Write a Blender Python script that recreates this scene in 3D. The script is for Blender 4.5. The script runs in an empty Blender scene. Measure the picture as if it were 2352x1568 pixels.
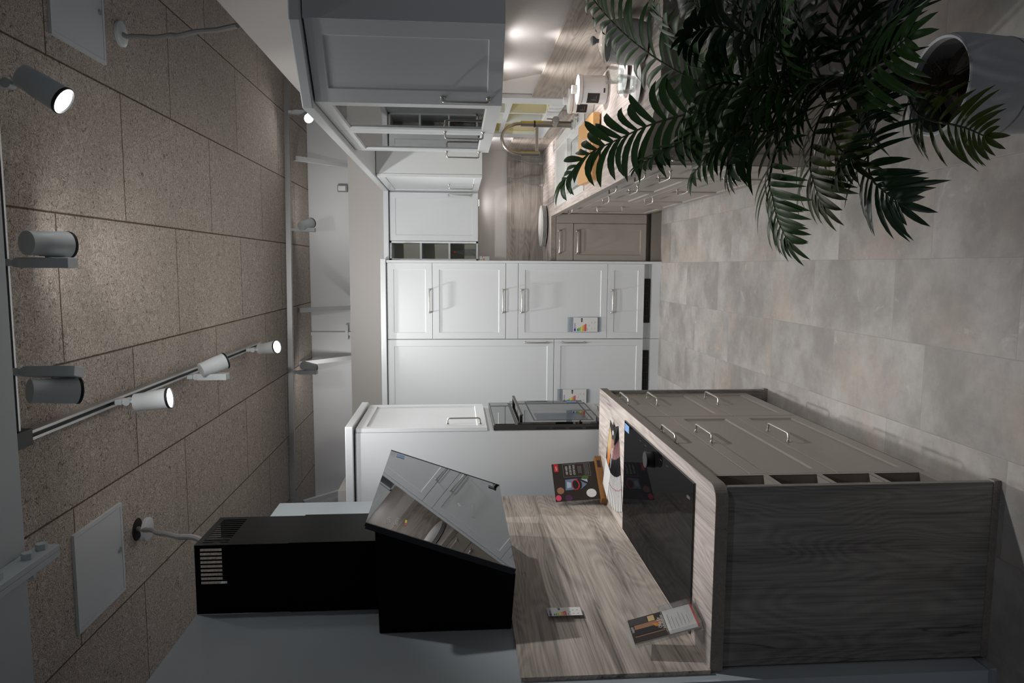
import bpy, bmesh, math, random
from mathutils import Vector, Matrix
random.seed(7)
SC = bpy.context.scene
COL = SC.collection
# ------------------------------------------------------------------ camera, world, exposure
YAW, PITCH, ROLL, CAMH, FPX = 0.10494371565, 0.07802497075, -0.00297694665, 1.6258, 1637.78
fwd = Vector((-math.sin(YAW)*math.cos(PITCH), math.cos(YAW)*math.cos(PITCH), -math.sin(PITCH)))
rt = Vector((math.cos(YAW), math.sin(YAW), 0)); up = rt.cross(fwd)
rt, up = math.cos(ROLL)*rt + math.sin(ROLL)*up, math.cos(ROLL)*up - math.sin(ROLL)*rt
cam_d = bpy.data.cameras.new('camera'); cam = bpy.data.objects.new('camera', cam_d); COL.objects.link(cam)
cam_d.sensor_fit = 'HORIZONTAL'; cam_d.sensor_width = 36.0; cam_d.lens = FPX/2352*36.0
cam_d.clip_start = 0.02; cam_d.clip_end = 60
m = Matrix((( -up.x, rt.x, -fwd.x, 0), (-up.y, rt.y, -fwd.y, 0), (-up.z, rt.z, -fwd.z, CAMH), (0, 0, 0, 1)))
cam.matrix_world = m               # the photograph was taken with the camera turned on its side
SC.camera = cam
SC.view_settings.view_transform = 'Standard'; SC.view_settings.look = 'None'
SC.view_settings.gamma = 1.0; SC.view_settings.use_curve_mapping = False
SC.view_settings.exposure = 0.0
wd = bpy.data.worlds.new('world'); SC.world = wd; wd.use_nodes = True
wd.node_tree.nodes['Background'].inputs['Color'].default_value = (0.68, 0.75, 0.86, 1)
wd.node_tree.nodes['Background'].inputs['Strength'].default_value = 0.10
try:
    SC.cycles.use_denoising = True; SC.cycles.max_bounces = 8; SC.cycles.sample_clamp_indirect = 4.0
    SC.cycles.caustics_reflective = False; SC.cycles.caustics_refractive = False
except Exception: pass
SPOT_W = 1.0      # overall lamp power factor

# ------------------------------------------------------------------ materials
def newmat(name):
    mt = bpy.data.materials.new(name); mt.use_nodes = True
    return mt, mt.node_tree, mt.node_tree.nodes['Principled BSDF']
def mat(name, col, rough=0.5, metal=0.0, spec=0.5, emit=0.0, bump=0.0, bscale=80, var=0.0):
    mt, nt, p = newmat(name)
    p.inputs['Base Color'].default_value = (*col, 1); p.inputs['Roughness'].default_value = rough
    p.inputs['Metallic'].default_value = metal; p.inputs['Specular IOR Level'].default_value = spec
    if emit: p.inputs['Emission Color'].default_value = (*col, 1); p.inputs['Emission Strength'].default_value = emit
    if bump or var:
        tc = nt.nodes.new('ShaderNodeTexCoord'); n = nt.nodes.new('ShaderNodeTexNoise')
        n.inputs['Scale'].default_value = bscale; n.inputs['Detail'].default_value = 4
        nt.links.new(tc.outputs['Object'], n.inputs['Vector'])
        if bump:
            b = nt.nodes.new('ShaderNodeBump'); b.inputs['Strength'].default_value = bump; b.inputs['Distance'].default_value = 0.002
            nt.links.new(n.outputs['Fac'], b.inputs['Height']); nt.links.new(b.outputs['Normal'], p.inputs['Normal'])
        if var:
            r = nt.nodes.new('ShaderNodeMapRange'); r.inputs['To Min'].default_value = 1-var; r.inputs['To Max'].default_value = 1+var
            nt.links.new(n.outputs['Fac'], r.inputs['Value'])
            mx = nt.nodes.new('ShaderNodeVectorMath'); mx.operation = 'SCALE'; mx.inputs[0].default_value = col
            nt.links.new(r.outputs['Result'], mx.inputs['Scale']); nt.links.new(mx.outputs['Vector'], p.inputs['Base Color'])
    return mt
def glassmat(name, tint=(1, 1, 1), gloss=0.12, alpha_rough=0.02):
    mt, nt, p = newmat(name); nt.nodes.remove(p); out = nt.nodes['Material Output']
    t = nt.nodes.new('ShaderNodeBsdfTransparent'); t.inputs['Color'].default_value = (*tint, 1)
    g = nt.nodes.new('ShaderNodeBsdfGlossy'); g.inputs['Roughness'].default_value = alpha_rough
    lw = nt.nodes.new('ShaderNodeLayerWeight'); lw.inputs['Blend'].default_value = 0.35
    r = nt.nodes.new('ShaderNodeMapRange'); r.inputs['To Min'].default_value = gloss*0.4; r.inputs['To Max'].default_value = min(1, gloss*5)
    nt.links.new(lw.outputs['Fresnel'], r.inputs['Value'])
    mx = nt.nodes.new('ShaderNodeMixShader'); nt.links.new(r.outputs['Result'], mx.inputs['Fac'])
    nt.links.new(t.outputs[0], mx.inputs[1]); nt.links.new(g.outputs[0], mx.inputs[2]); nt.links.new(mx.outputs[0], out.inputs['Surface'])
    return mt
def darkglass(name, fac):
    mt, nt, p = newmat(name); p.inputs['Base Color'].default_value = (.006, .006, .007, 1); p.inputs['Specular IOR Level'].default_value = 0; p.inputs['Roughness'].default_value = 1
    g = nt.nodes.new('ShaderNodeBsdfGlossy'); g.inputs['Roughness'].default_value = .02; mx = nt.nodes.new('ShaderNodeMixShader'); mx.inputs['Fac'].default_value = fac
    nt.links.new(p.outputs[0], mx.inputs[1]); nt.links.new(g.outputs[0], mx.inputs[2]); nt.links.new(mx.outputs[0], nt.nodes['Material Output'].inputs['Surface'])
    return mt
class NB:
    """tiny node builder"""
    def __init__(s, nt): s.nt = nt
    def n(s, t, op=None, ins=(), **kw):
        nd = s.nt.nodes.new(t)
        if op: nd.operation = op
        for k, v in kw.items(): setattr(nd, k, v)
        for k, v in (ins.items() if isinstance(ins, dict) else enumerate(ins)):
            if isinstance(v, bpy.types.NodeSocket): s.nt.links.new(v, nd.inputs[k])
            elif v is not None: nd.inputs[k].default_value = v
        return nd
    def math(s, op, a, b=0.0, c=0.0): return s.n('ShaderNodeMath', op, (a, b, c)).outputs[0]
    def ss(s, v, a, b):  # smoothstep
        nd = s.n('ShaderNodeMapRange', ins={'Value': v, 'From Min': a, 'From Max': b}, interpolation_type='SMOOTHSTEP'); return nd.outputs[0]
    def mixc(s, f, a, b, blend='MIX'):
        nd = s.nt.nodes.new('ShaderNodeMix'); nd.data_type = 'RGBA'; nd.blend_type = blend
        for i, v in ((0, f), (6, a), (7, b)):
            if isinstance(v, bpy.types.NodeSocket): s.nt.links.new(v, nd.inputs[i])
            else: nd.inputs[i].default_value = v if i == 0 else (*v, 1)
        return nd.outputs[2]
def wood(name, along, light=(.68, .60, .555), dark=(.17, .145, .13), rough=0.5, seed=0.0, knot=1.0):
    mt, nt, p = newmat(name); B = NB(nt)
    tc = B.n('ShaderNodeTexCoord').outputs['Object']
    S = [1.0, 1.0, 1.0]; S['XYZ'.index(along)] = 0.15
    v0 = tc; v = B.n('ShaderNodeVectorMath', 'MULTIPLY', (tc, tuple(S))).outputs[0]
    v = B.n('ShaderNodeVectorMath', 'ADD', (v, (seed, seed*1.7, seed*0.6))).outputs[0]
    T = [1.0, 1.0, 1.0]; T['XYZ'.index(along)] = 0.055
    vl = B.n('ShaderNodeVectorMath', 'ADD', (B.n('ShaderNodeVectorMath', 'MULTIPLY', (tc, tuple(T))).outputs[0], (seed*2.1, seed, seed*1.3))).outputs[0]
    low = B.n('ShaderNodeTexNoise', ins={'Vector': v, 'Scale': 3.6, 'Detail': 2.5, 'Roughness': 0.5, 'Distortion': 0.5}).outputs['Fac']
    broad = B.n('ShaderNodeTexNoise', ins={'Vector': vl, 'Scale': 16.0, 'Detail': 7.0, 'Roughness': 0.65, 'Distortion': 0.25}).outputs['Fac']
    cont = B.math('SINE', B.math('MULTIPLY', low, 210.0))
    S2 = [150.0, 150.0, 150.0]; S2['XYZ'.index(along)] = 2.2
    fine = B.n('ShaderNodeTexNoise', ins={'Vector': B.n('ShaderNodeVectorMath', 'MULTIPLY', (tc, tuple(S2))).outputs[0], 'Scale': 1.0, 'Detail': 3.0}).outputs['Fac']
    vk = B.n('ShaderNodeVectorMath', 'ADD', (v, B.n('ShaderNodeVectorMath', 'SCALE', (B.n('ShaderNodeTexNoise', ins={'Vector': v, 'Scale': 14.0, 'Detail': 3.0}).outputs['Color'],)).outputs[0])).outputs[0]
    for nd in nt.nodes:
        if nd.bl_idname == 'ShaderNodeVectorMath' and nd.operation == 'SCALE': nd.inputs['Scale'].default_value = 0.05
    vor = B.n('ShaderNodeTexVoronoi', ins={'Vector': vk, 'Scale': 5.0, 'Randomness': 1.0})
    kn = B.math('SUBTRACT', 1.0, B.ss(vor.outputs['Distance'], 0.02, 0.20))
    pick = B.ss(B.n('ShaderNodeSeparateColor', ins=(vor.outputs['Color'],)).outputs[0], 0.45, 0.75)
    kn = B.math('MULTIPLY', B.math('MULTIPLY', kn, pick), knot)
    streak = B.ss(B.n('ShaderNodeTexNoise', ins={'Vector': vl, 'Scale': 9.0, 'Detail': 5.0, 'Distortion': 0.4}).outputs['Fac'], 0.57, 0.70)
    crk = B.math('SUBTRACT', 1.0, B.ss(B.math('ABSOLUTE', B.math('SUBTRACT', B.n('ShaderNodeTexNoise', ins={'Vector': vl, 'Scale': 11.0, 'Detail': 3.0, 'Distortion': 0.3}).outputs['Fac'], 0.52)), 0.0, 0.009))
    crk = B.math('MULTIPLY', crk, B.ss(broad, 0.5, 0.62))
    f = B.math('MULTIPLY', B.ss(broad, 0.38, 0.72), 0.36)
    f = B.math('ADD', f, B.math('MULTIPLY', B.math('ADD', cont, 1.0), 0.115))
    f = B.math('ADD', f, B.math('MULTIPLY', B.ss(fine, 0.42, 0.68), 0.30))
    f = B.math('ADD', f, B.math('MULTIPLY', streak, 0.42))
    c = B.mixc(B.n('ShaderNodeClamp', ins=(f,)).outputs[0], light, dark)
    c = B.mixc(B.math('MULTIPLY', crk, 0.7), c, (.06, .05, .045))
    c = B.mixc(B.n('ShaderNodeClamp', ins=(B.math('MULTIPLY', kn, 0.85),)).outputs[0], c, (.075, .06, .05))
    nt.links.new(c, p.inputs['Base Color']); p.inputs['Roughness'].default_value = rough; p.inputs['Specular IOR Level'].default_value = 0.35
    b = B.n('ShaderNodeBump', ins={'Strength': 0.15, 'Distance': 0.001, 'Height': fine}); nt.links.new(b.outputs[0], p.inputs['Normal'])
    return mt
def floor_mat():
    mt, nt, p = newmat('stone_floor_tiles'); B = NB(nt)
    tc = B.n('ShaderNodeTexCoord').outputs['Object']; s = B.n('ShaderNodeSeparateXYZ', ins=(tc,))
    u = B.math('DIVIDE', B.math('SUBTRACT', s.outputs[0], 0.036), 0.3); col = B.math('FLOOR', u); fu = B.math('FRACT', u)
    par = B.math('ABSOLUTE', B.math('MODULO', col, 2.0))
    off = B.math('ADD', 0.545, B.math('MULTIPLY', par, -0.405))
    w = B.math('DIVIDE', B.math('SUBTRACT', s.outputs[1], off), 0.6); row = B.math('FLOOR', w); fw = B.math('FRACT', w)
    du = B.math('MULTIPLY', B.math('MINIMUM', fu, B.math('SUBTRACT', 1.0, fu)), 0.3)
    dw = B.math('MULTIPLY', B.math('MINIMUM', fw, B.math('SUBTRACT', 1.0, fw)), 0.6)
    grout = B.math('SUBTRACT', 1.0, B.ss(B.math('MINIMUM', du, dw), 0.0006, 0.0022))
    idv = B.n('ShaderNodeCombineXYZ', ins=(col, row, 0.0)).outputs[0]
    wn = B.n('ShaderNodeTexWhiteNoise', ins={'Vector': idv})
    vv = B.n('ShaderNodeVectorMath', 'ADD', (tc, B.n('ShaderNodeVectorMath', 'MULTIPLY', (wn.outputs['Color'], (9.0, 9.0, 9.0))).outputs[0])).outputs[0]
    vs = B.n('ShaderNodeVectorMath', 'MULTIPLY', (vv, (0.7, 2.2, 1.0))).outputs[0]
    cl = B.n('ShaderNodeTexNoise', ins={'Vector': vv, 'Scale': 3.4, 'Detail': 9.0, 'Roughness': 0.6, 'Distortion': 0.15}).outputs['Fac']
    st = B.n('ShaderNodeTexNoise', ins={'Vector': vs, 'Scale': 5.0, 'Detail': 9.0, 'Roughness': 0.7}).outputs['Fac']
    wh = B.n('ShaderNodeTexNoise', ins={'Vector': vv, 'Scale': 5.0, 'Detail': 9.0, 'Roughness': 0.7, 'Distortion': 1.8}).outputs['Fac']
    rs = B.n('ShaderNodeTexNoise', ins={'Vector': vv, 'Scale': 2.4, 'Detail': 3.0}).outputs['Fac']
    c = B.mixc(B.ss(cl, 0.34, 0.66), (.30, .28, .262), (.45, .43, .41))
    c = B.mixc(B.math('MULTIPLY', B.ss(rs, 0.52, 0.70), 0.50), c, (.455, .365, .30))
    c = B.mixc(B.math('MULTIPLY', B.ss(st, 0.50, 0.72), 0.45), c, (.31, .30, .29))
    c = B.mixc(B.math('MULTIPLY', B.ss(wh, 0.60, 0.70), 0.50), c, (.57, .565, .56))
    tone = B.n('ShaderNodeMapRange', ins={'Value': wn.outputs['Value'], 'To Min': 0.86, 'To Max': 1.10}).outputs[0]
    fn = B.n('ShaderNodeTexNoise', ins={'Vector': vv, 'Scale': 26.0, 'Detail': 6.0, 'Roughness': 0.7}).outputs['Fac']
    tone = B.math('MULTIPLY', tone, B.math('ADD', 0.80, B.math('MULTIPLY', fn, 0.40)))
    c = B.n('ShaderNodeVectorMath', 'SCALE', ins={0: c, 'Scale': tone}).outputs[0]
    c = B.mixc(B.math('MULTIPLY', grout, 0.75), c, (.31, .295, .28))
    nt.links.new(c, p.inputs['Base Color']); p.inputs['Roughness'].default_value = 0.5; p.inputs['Specular IOR Level'].default_value = 0.3
    h = B.math('SUBTRACT', B.math('MULTIPLY', cl, 0.15), grout)
    b = B.n('ShaderNodeBump', ins={'Strength': 0.25, 'Distance': 0.002, 'Height': h}); nt.links.new(b.outputs[0], p.inputs['Normal'])
    return mt
def ceil_mat():
    mt, nt, p = newmat('wood_wool_boards'); B = NB(nt)
    tc = B.n('ShaderNodeTexCoord').outputs['Object']; s = B.n('ShaderNodeSeparateXYZ', ins=(tc,))
    u = B.math('DIVIDE', B.math('SUBTRACT', s.outputs[0], 0.203), 0.6); col = B.math('FLOOR', u); fu = B.math('FRACT', u)
    par = B.math('ABSOLUTE', B.math('MODULO', col, 2.0))
    off = B.math('ADD', 3.59, B.math('MULTIPLY', par, -0.61))
    w = B.math('DIVIDE', B.math('SUBTRACT', s.outputs[1], off), 1.215); row = B.math('FLOOR', w); fw = B.math('FRACT', w)
    du = B.math('MULTIPLY', B.math('MINIMUM', fu, B.math('SUBTRACT', 1.0, fu)), 0.6)
    dw = B.math('MULTIPLY', B.math('MINIMUM', fw, B.math('SUBTRACT', 1.0, fw)), 1.215)
    jit = B.n('ShaderNodeTexNoise', ins={'Vector': tc, 'Scale': 55.0, 'Detail': 2.0}).outputs['Fac']
    seam = B.math('SUBTRACT', 1.0, B.ss(B.math('ADD', B.math('MINIMUM', du, dw), B.math('MULTIPLY', B.math('SUBTRACT', jit, 0.5), 0.004)), 0.0015, 0.0055))
    idv = B.n('ShaderNodeCombineXYZ', ins=(col, row, 3.0)).outputs[0]
    wn = B.n('ShaderNodeTexWhiteNoise', ins={'Vector': idv})
    vv = B.n('ShaderNodeVectorMath', 'ADD', (tc, B.n('ShaderNodeVectorMath', 'MULTIPLY', (wn.outputs['Color'], (5.0, 5.0, 5.0))).outputs[0])).outputs[0]
    f1 = B.n('ShaderNodeTexNoise', ins={'Vector': vv, 'Scale': 13.0, 'Detail': 2.0, 'Roughness': 0.55, 'Distortion': 3.0}).outputs['Fac']
    f2 = B.n('ShaderNodeTexNoise', ins={'Vector': vv, 'Scale': 34.0, 'Detail': 2.0, 'Roughness': 0.55, 'Distortion': 2.2}).outputs['Fac']
    ridge = B.math('ABSOLUTE', B.math('SUBTRACT', B.math('FRACT', B.math('MULTIPLY', f1, 7.0)), 0.5))
    ridge2 = B.math('ABSOLUTE', B.math('SUBTRACT', B.math('FRACT', B.math('MULTIPLY', f2, 5.0)), 0.5))
    h = B.math('MULTIPLY', B.math('ADD', ridge, ridge2), 1.0)
    pit = B.math('SUBTRACT', 1.0, B.ss(f2, 0.33, 0.42))
    c = B.mixc(B.ss(h, 0.10, 0.80), (.42, .34, .28), (.80, .715, .64))
    c = B.mixc(B.math('MULTIPLY', pit, 0.5), c, (.09, .065, .048))
    tone = B.n('ShaderNodeMapRange', ins={'Value': wn.outputs['Value'], 'To Min': 0.9, 'To Max': 1.08}).outputs[0]
    c = B.n('ShaderNodeVectorMath', 'SCALE', ins={0: c, 'Scale': tone}).outputs[0]
    c = B.mixc(B.math('MULTIPLY', seam, 0.85), c, (.11, .065, .03))
    nt.links.new(c, p.inputs['Base Color']); p.inputs['Roughness'].default_value = 0.95; p.inputs['Specular IOR Level'].default_value = 0.1
    hh = B.math('SUBTRACT', B.math('SUBTRACT', h, B.math('MULTIPLY', pit, 1.2)), B.math('MULTIPLY', seam, 2.0))
    b = B.n('ShaderNodeBump', ins={'Strength': 0.8, 'Distance': 0.004, 'Height': hh}); nt.links.new(b.outputs[0], p.inputs['Normal'])
    return mt
def blossom_mat():
    mt, nt, p = newmat('yellow_blossom_print'); B = NB(nt)
    tc = B.n('ShaderNodeTexCoord').outputs['Object']
    n1 = B.n('ShaderNodeTexNoise', ins={'Vector': tc, 'Scale': 32.0, 'Detail': 6.0, 'Roughness': 0.7}).outputs['Fac']
    z = B.n('ShaderNodeSeparateXYZ', ins=(tc,)).outputs[2]
    bias = B.n('ShaderNodeTexNoise', ins={'Vector': tc, 'Scale': 3.0, 'Detail': 1.0}).outputs['Fac']
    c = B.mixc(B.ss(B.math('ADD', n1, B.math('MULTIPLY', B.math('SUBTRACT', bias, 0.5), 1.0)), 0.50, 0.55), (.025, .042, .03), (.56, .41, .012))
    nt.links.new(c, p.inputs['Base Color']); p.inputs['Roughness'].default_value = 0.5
    nt.links.new(c, p.inputs['Emission Color']); p.inputs['Emission Strength'].default_value = 0.75   # the print gives off an even glow of its own
    return mt
M = dict(
    white=mat('white_lacquer', (.71, .735, .755), .32, spec=.45), whitemat=mat('white_matt', (.70, .71, .71), .6, spec=.3),
    beige=mat('cashmere_lacquer', (.35, .315, .28), .35, spec=.45), beigedark=mat('cashmere_carcass', (.24, .21, .185), .5),
    wall=mat('greige_wall_paint', (.66, .635, .61), .85, spec=.2, bump=.05, bscale=160), wallgrey=mat('grey_wall_paint', (.46, .51, .545), .85, spec=.2, bump=.05, bscale=160),
    farwall=mat('white_wall_paint', (.72, .72, .73), .85, spec=.2), steelwhite=mat('white_painted_steel', (.55, .60, .62), .5, bump=.05),
    steel=mat('brushed_steel', (.66, .64, .60), .32, metal=1), chrome=mat('polished_steel', (.75, .74, .72), .12, metal=1), taps=mat('brushed_nickel', (.40, .365, .32), .3, metal=1),
    alu=mat('anodised_aluminium', (.62, .62, .62), .4, metal=1), blackplastic=mat('black_plastic', (.012, .012, .013), .4),
    blackmetal=mat('black_powder_coat', (.006, .006, .006), .5, spec=.05), blackglass=darkglass('black_glass', .085),
    mirrorglass=mat('dark_mirror_glass', (.235, .245, .255), .015, metal=1), lampwhite=mat('white_lamp_housing', (.62, .66, .67), .4), lens=mat('lamp_lens', (1, 1, 1), .3, emit=14.0),
    ovenglass=mat('oven_glass', (.17, .18, .18), .02, metal=1), ovenframe=mat('dark_grey_enamel', (.045, .043, .042), .4), grey=mat('mid_grey_plastic', (.25, .26, .27), .5), dark=mat('dark_void', (.02, .018, .016), .8),
    ceramic=mat('white_glazed_ceramic', (.80, .80, .79), .12, spec=.6), slate=mat('chalkboard_slate', (.025, .025, .025), .7), chalk=mat('chalk_grey', (.35, .35, .35), .8),
    orangewood=mat('oiled_beech', (.58, .33, .13), .45, bump=.1, bscale=60, var=.15), standwood=mat('brown_stained_wood', (.26, .115, .03), .4, var=.2, bscale=40),
    glass=glassmat('clear_glass', (.93, .95, .945), .10), acrylic=glassmat('clear_acrylic', (.96, .965, .97), .05), cabglass=glassmat('cabinet_glass', (.86, .87, .87), .30), film=glassmat('clear_plastic_film', (.84, .86, .89), .04, .2),
    paper=mat('white_paper', (.72, .72, .71), .6), print_dark=mat('dark_brown_print', (.022, .016, .013), .35), print_red=mat('red_print', (.55, .02, .03), .4), print_blue=mat('slate_blue_print', (.14, .22, .32), .4), print_lightblue=mat('pale_blue_print', (.42, .52, .62), .4),
    print_pink=mat('pink_print', (.75, .07, .16), .4), print_purple=mat('purple_print', (.07, .02, .07), .4), print_green=mat('leaf_green_print', (.06, .12, .03), .4), print_orange=mat('orange_print', (.62, .20, .03), .4), print_rose=mat('rose_print', (.40, .20, .20), .4), print_tan=mat('tan_print', (.55, .40, .18), .4), print_copper=mat('copper_print', (.32, .16, .09), .4), print_black=mat('black_print', (.01, .01, .012), .35), print_grey=mat('grey_print', (.30, .30, .30), .5),
    eublue=mat('deep_blue_print', (.01, .02, .30), .5), tag=mat('sticker_blue', (.20, .38, .72), .4),
    e0=mat('energy_green', (.0, .25, .06), .5), e1=mat('energy_mid_green', (.06, .36, .06), .5), e2=mat('energy_lime', (.35, .55, .05), .5), e3=mat('energy_yellow', (.85, .72, .03), .5), e4=mat('energy_amber', (.80, .36, .03), .5), e5=mat('energy_orange', (.70, .13, .02), .5), e6=mat('energy_red', (.62, .02, .02), .5),
    leaf=mat('palm_leaf', (.034, .084, .020), .42, spec=.4, var=.35, bscale=9), leafolive=mat('palm_leaf_olive', (.048, .068, .010), .45, spec=.4, var=.3, bscale=9), leafdark=mat('palm_leaf_dark', (.011, .032, .014), .4, spec=.35, var=.3, bscale=9), stalk=mat('palm_stalk', (.03, .035, .012), .5), trunk=mat('fibrous_trunk', (.05, .025, .012), .9, bump=1, bscale=120, var=.5), soil=mat('dark_potting_soil', (.012, .009, .007), .95, bump=1, bscale=90, var=.5), pot=mat('pale_grey_pot', (.60, .61, .64), .5, bump=.05), potin=mat('grey_pot_inner', (.16, .16, .165), .4),
    cable=mat('grey_cable', (.30, .30, .30), .5), windowpane=glassmat('window_glass', (.97, .98, .97), .008), blossom=blossom_mat(), shadeback=mat('shade_tinted_back_panel', (.55, .54, .46), .6), redcap=mat('red_cap', (.5, .05, .04), .4), softgrey=mat('grey_pot_ceramic', (.50, .50, .50), .15, spec=.6),
    wy=wood('oak_worktop_lengthwise', 'Y', seed=1.3), wy2=wood('oak_splashback_lengthwise', 'Y', light=(.47, .42, .365), dark=(.135, .115, .10), seed=4.1), wyl=wood('oak_wall_board', 'Y', light=(.62, .55, .485), dark=(.13, .11, .095), seed=8.3), wx=wood('oak_splashback_crosswise', 'X', light=(.45, .40, .36), dark=(.15, .13, .115), seed=2.2), wxt=wood('oak_worktop_crosswise', 'X', seed=6.6), wz=wood('oak_end_panel_shaded', 'Z', light=(.36, .34, .315), dark=(.10, .09, .085), seed=3.7), wedge=wood('oak_edge', 'Y', light=(.31, .275, .245), dark=(.20, .175, .155), seed=.7, knot=.3),  # end panel and right splashback: worktop oak with shade put into its colour
    floor=floor_mat(), ceil=ceil_mat(),
)

# ------------------------------------------------------------------ mesh helpers
IDF = Matrix.Identity(4)
def frame(o, u, v, w):
    mm = Matrix.Identity(4)
    for i, a in enumerate((u, v, w)):
        for r in range(3): mm[r][i] = a[r]
    for r in range(3): mm[r][3] = o[r]
    return mm
class MB:
    def __init__(s, F=IDF): s.v = []; s.f = []; s.mi = []; s.F = F; s.k = 0; s.sm = []
    def add(s, vs, fs, smooth=False):
        b = len(s.v)
        s.v += [s.F @ Vector(p) for p in vs]
        for f in fs: s.f.append([b+i for i in f]); s.mi.append(s.k); s.sm.append(smooth)
        return s
    def box(s, x0, x1, y0, y1, z0, z1):
        vs = [(x, y, z) for z in (z0, z1) for y in (y0, y1) for x in (x0, x1)]
        return s.add(vs, [(0, 2, 3, 1), (4, 5, 7, 6), (0, 1, 5, 4), (2, 6, 7, 3), (0, 4, 6, 2), (1, 3, 7, 5)])
    def prism(s, poly, z0, z1):
        n = len(poly); vs = [(x, y, z0) for x, y in poly] + [(x, y, z1) for x, y in poly]
        return s.add(vs, [tuple(reversed(range(n))), tuple(range(n, 2*n))] + [(i, (i+1) % n, n+(i+1) % n, n+i) for i in range(n)])
    def lathe(s, prof, c=(0, 0, 0), n=32, caps=False):
        vs = []; fs = []
        for r, z in prof:
            for i in range(n): a = 2*math.pi*i/n; vs.append((c[0]+r*math.cos(a), c[1]+r*math.sin(a), c[2]+z))
        for j in range(len(prof)-1):
            for i in range(n): fs.append((j*n+i, j*n+(i+1) % n, (j+1)*n+(i+1) % n, (j+1)*n+i))
        s.add(vs, fs, True)
        if caps: s.add(vs[:n], [tuple(reversed(range(n)))]); s.add(vs[-n:], [tuple(range(n))])
        return s
    def cyl(s, p0, p1, r0, r1=None, n=20, caps=True): return s.tube([p0, p1], [r0, r1 if r1 is not None else r0], n, caps)
    def tube(s, pts, rr, n=10, caps=True):
        pts = [Vector(p) for p in pts]; rr = rr if isinstance(rr, (list, tuple)) else [rr]*len(pts)
        vs = []; fs = []; prev = None
        for i, p in enumerate(pts):
            t = (pts[min(i+1, len(pts)-1)] - pts[max(i-1, 0)]).normalized()
            if prev is None:
                a = Vector((0, 0, 1)) if abs(t.z) < .9 else Vector((1, 0, 0)); u = t.cross(a).normalized()
            else: u = (prev - t*prev.dot(t)).normalized()
            prev = u; w = t.cross(u)
            for k in range(n): a = 2*math.pi*k/n; q = p + (u*math.cos(a) + w*math.sin(a))*rr[i]; vs.append(tuple(q))
        for j in range(len(pts)-1):
            for k in range(n): fs.append((j*n+k, j*n+(k+1) % n, (j+1)*n+(k+1) % n, (j+1)*n+k))
        s.add(vs, fs, True)
        if caps: s.add(vs[:n], [tuple(reversed(range(n)))]); s.add(vs[-n:], [tuple(range(n))])
        return s
    def shaker(s, U, V, t=.02, fr=.05, rec=.006, flat=False):
        if flat: return s.box(0, U, 0, V, -t, 0)
        e = .004
        def ring(a, w): return [(a, a, w), (U-a, a, w), (U-a, V-a, w), (a, V-a, w)]
        vs = ring(0, -t) + ring(0, -.0015) + ring(.0015, 0) + ring(fr, 0) + ring(fr+e, -rec)
        fs = [(3, 2, 1, 0), (16, 17, 18, 19)]
        for j in range(4):
            for i in range(4): fs.append((j*4+i, j*4+(i+1) % 4, (j+1)*4+(i+1) % 4, (j+1)*4+i))
        return s.add(vs, fs)
    def glazed(s, U, V, t=.02, fr=.055):
        def ring(a, w): return [(a, a, w), (U-a, a, w), (U-a, V-a, w), (a, V-a, w)]
        vs = ring(0, -t) + ring(0, 0) + ring(fr, 0) + ring(fr+.006, -.007) + ring(fr+.006, -t)
        fs = []
        for j in range(5):
            k = (j+1) % 5
            for i in range(4): fs.append((j*4+i, j*4+(i+1) % 4, k*4+(i+1) % 4, k*4+i))
        return s.add(vs, fs)
    def grid(s, xs, ys, hole, z0, z1):
        """slab on a grid of cells with some left out (hole(i, j)), outer faces only"""
        nx, ny = len(xs)-1, len(ys)-1
        on = lambda i, j: 0 <= i < nx and 0 <= j < ny and not hole(i, j)
        for i in range(nx):
            for j in range(ny):
                if not on(i, j): continue
                a, b, c, d = xs[i], xs[i+1], ys[j], ys[j+1]
                s.add([(a, c, z1), (b, c, z1), (b, d, z1), (a, d, z1)], [(0, 1, 2, 3)]); s.add([(a, c, z0), (b, c, z0), (b, d, z0), (a, d, z0)], [(3, 2, 1, 0)])
                if not on(i-1, j): s.add([(a, c, z0), (a, d, z0), (a, d, z1), (a, c, z1)], [(3, 2, 1, 0)])
                if not on(i+1, j): s.add([(b, c, z0), (b, d, z0), (b, d, z1), (b, c, z1)], [(0, 1, 2, 3)])
                if not on(i, j-1): s.add([(a, c, z0), (b, c, z0), (b, c, z1), (a, c, z1)], [(0, 1, 2, 3)])
                if not on(i, j+1): s.add([(a, d, z0), (b, d, z0), (b, d, z1), (a, d, z1)], [(3, 2, 1, 0)])
        return s
    def mesh(s, name, mats, org):
        me = bpy.data.meshes.new(name); me.from_pydata([p - org for p in s.v], [], s.f)
        for mm in (mats if isinstance(mats, (list, tuple)) else [mats]): me.materials.append(mm)
        for p, k, sm in zip(me.polygons, s.mi, s.sm): p.material_index = k; p.use_smooth = sm
        bm = bmesh.new(); bm.from_mesh(me); bmesh.ops.remove_doubles(bm, verts=bm.verts, dist=1e-5); bmesh.ops.recalc_face_normals(bm, faces=bm.faces); bm.to_mesh(me); bm.free()
        if any(s.sm): me.set_sharp_from_angle(angle=math.radians(40))
        return me
ORG = {}
def link(o): COL.objects.link(o); return o
def bev(o, w, seg=2):
    if w:
        b = o.modifiers.new('bevel', 'BEVEL'); b.width = w; b.segments = seg; b.limit_method = 'ANGLE'; b.angle_limit = math.radians(50)
    return o
def meta(o, label=None, cat=None, group=None, kind=None):
    for k, v in (('label', label), ('category', cat), ('group', group), ('kind', kind)):
        if v: o[k] = v
    return o
def thing(name, loc, label, cat, group=None):
    o = link(bpy.data.objects.new(name, None)); o.location = loc; o.empty_display_size = .05
    ORG[o.name] = Vector(loc); return meta(o, label, cat, group)
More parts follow.
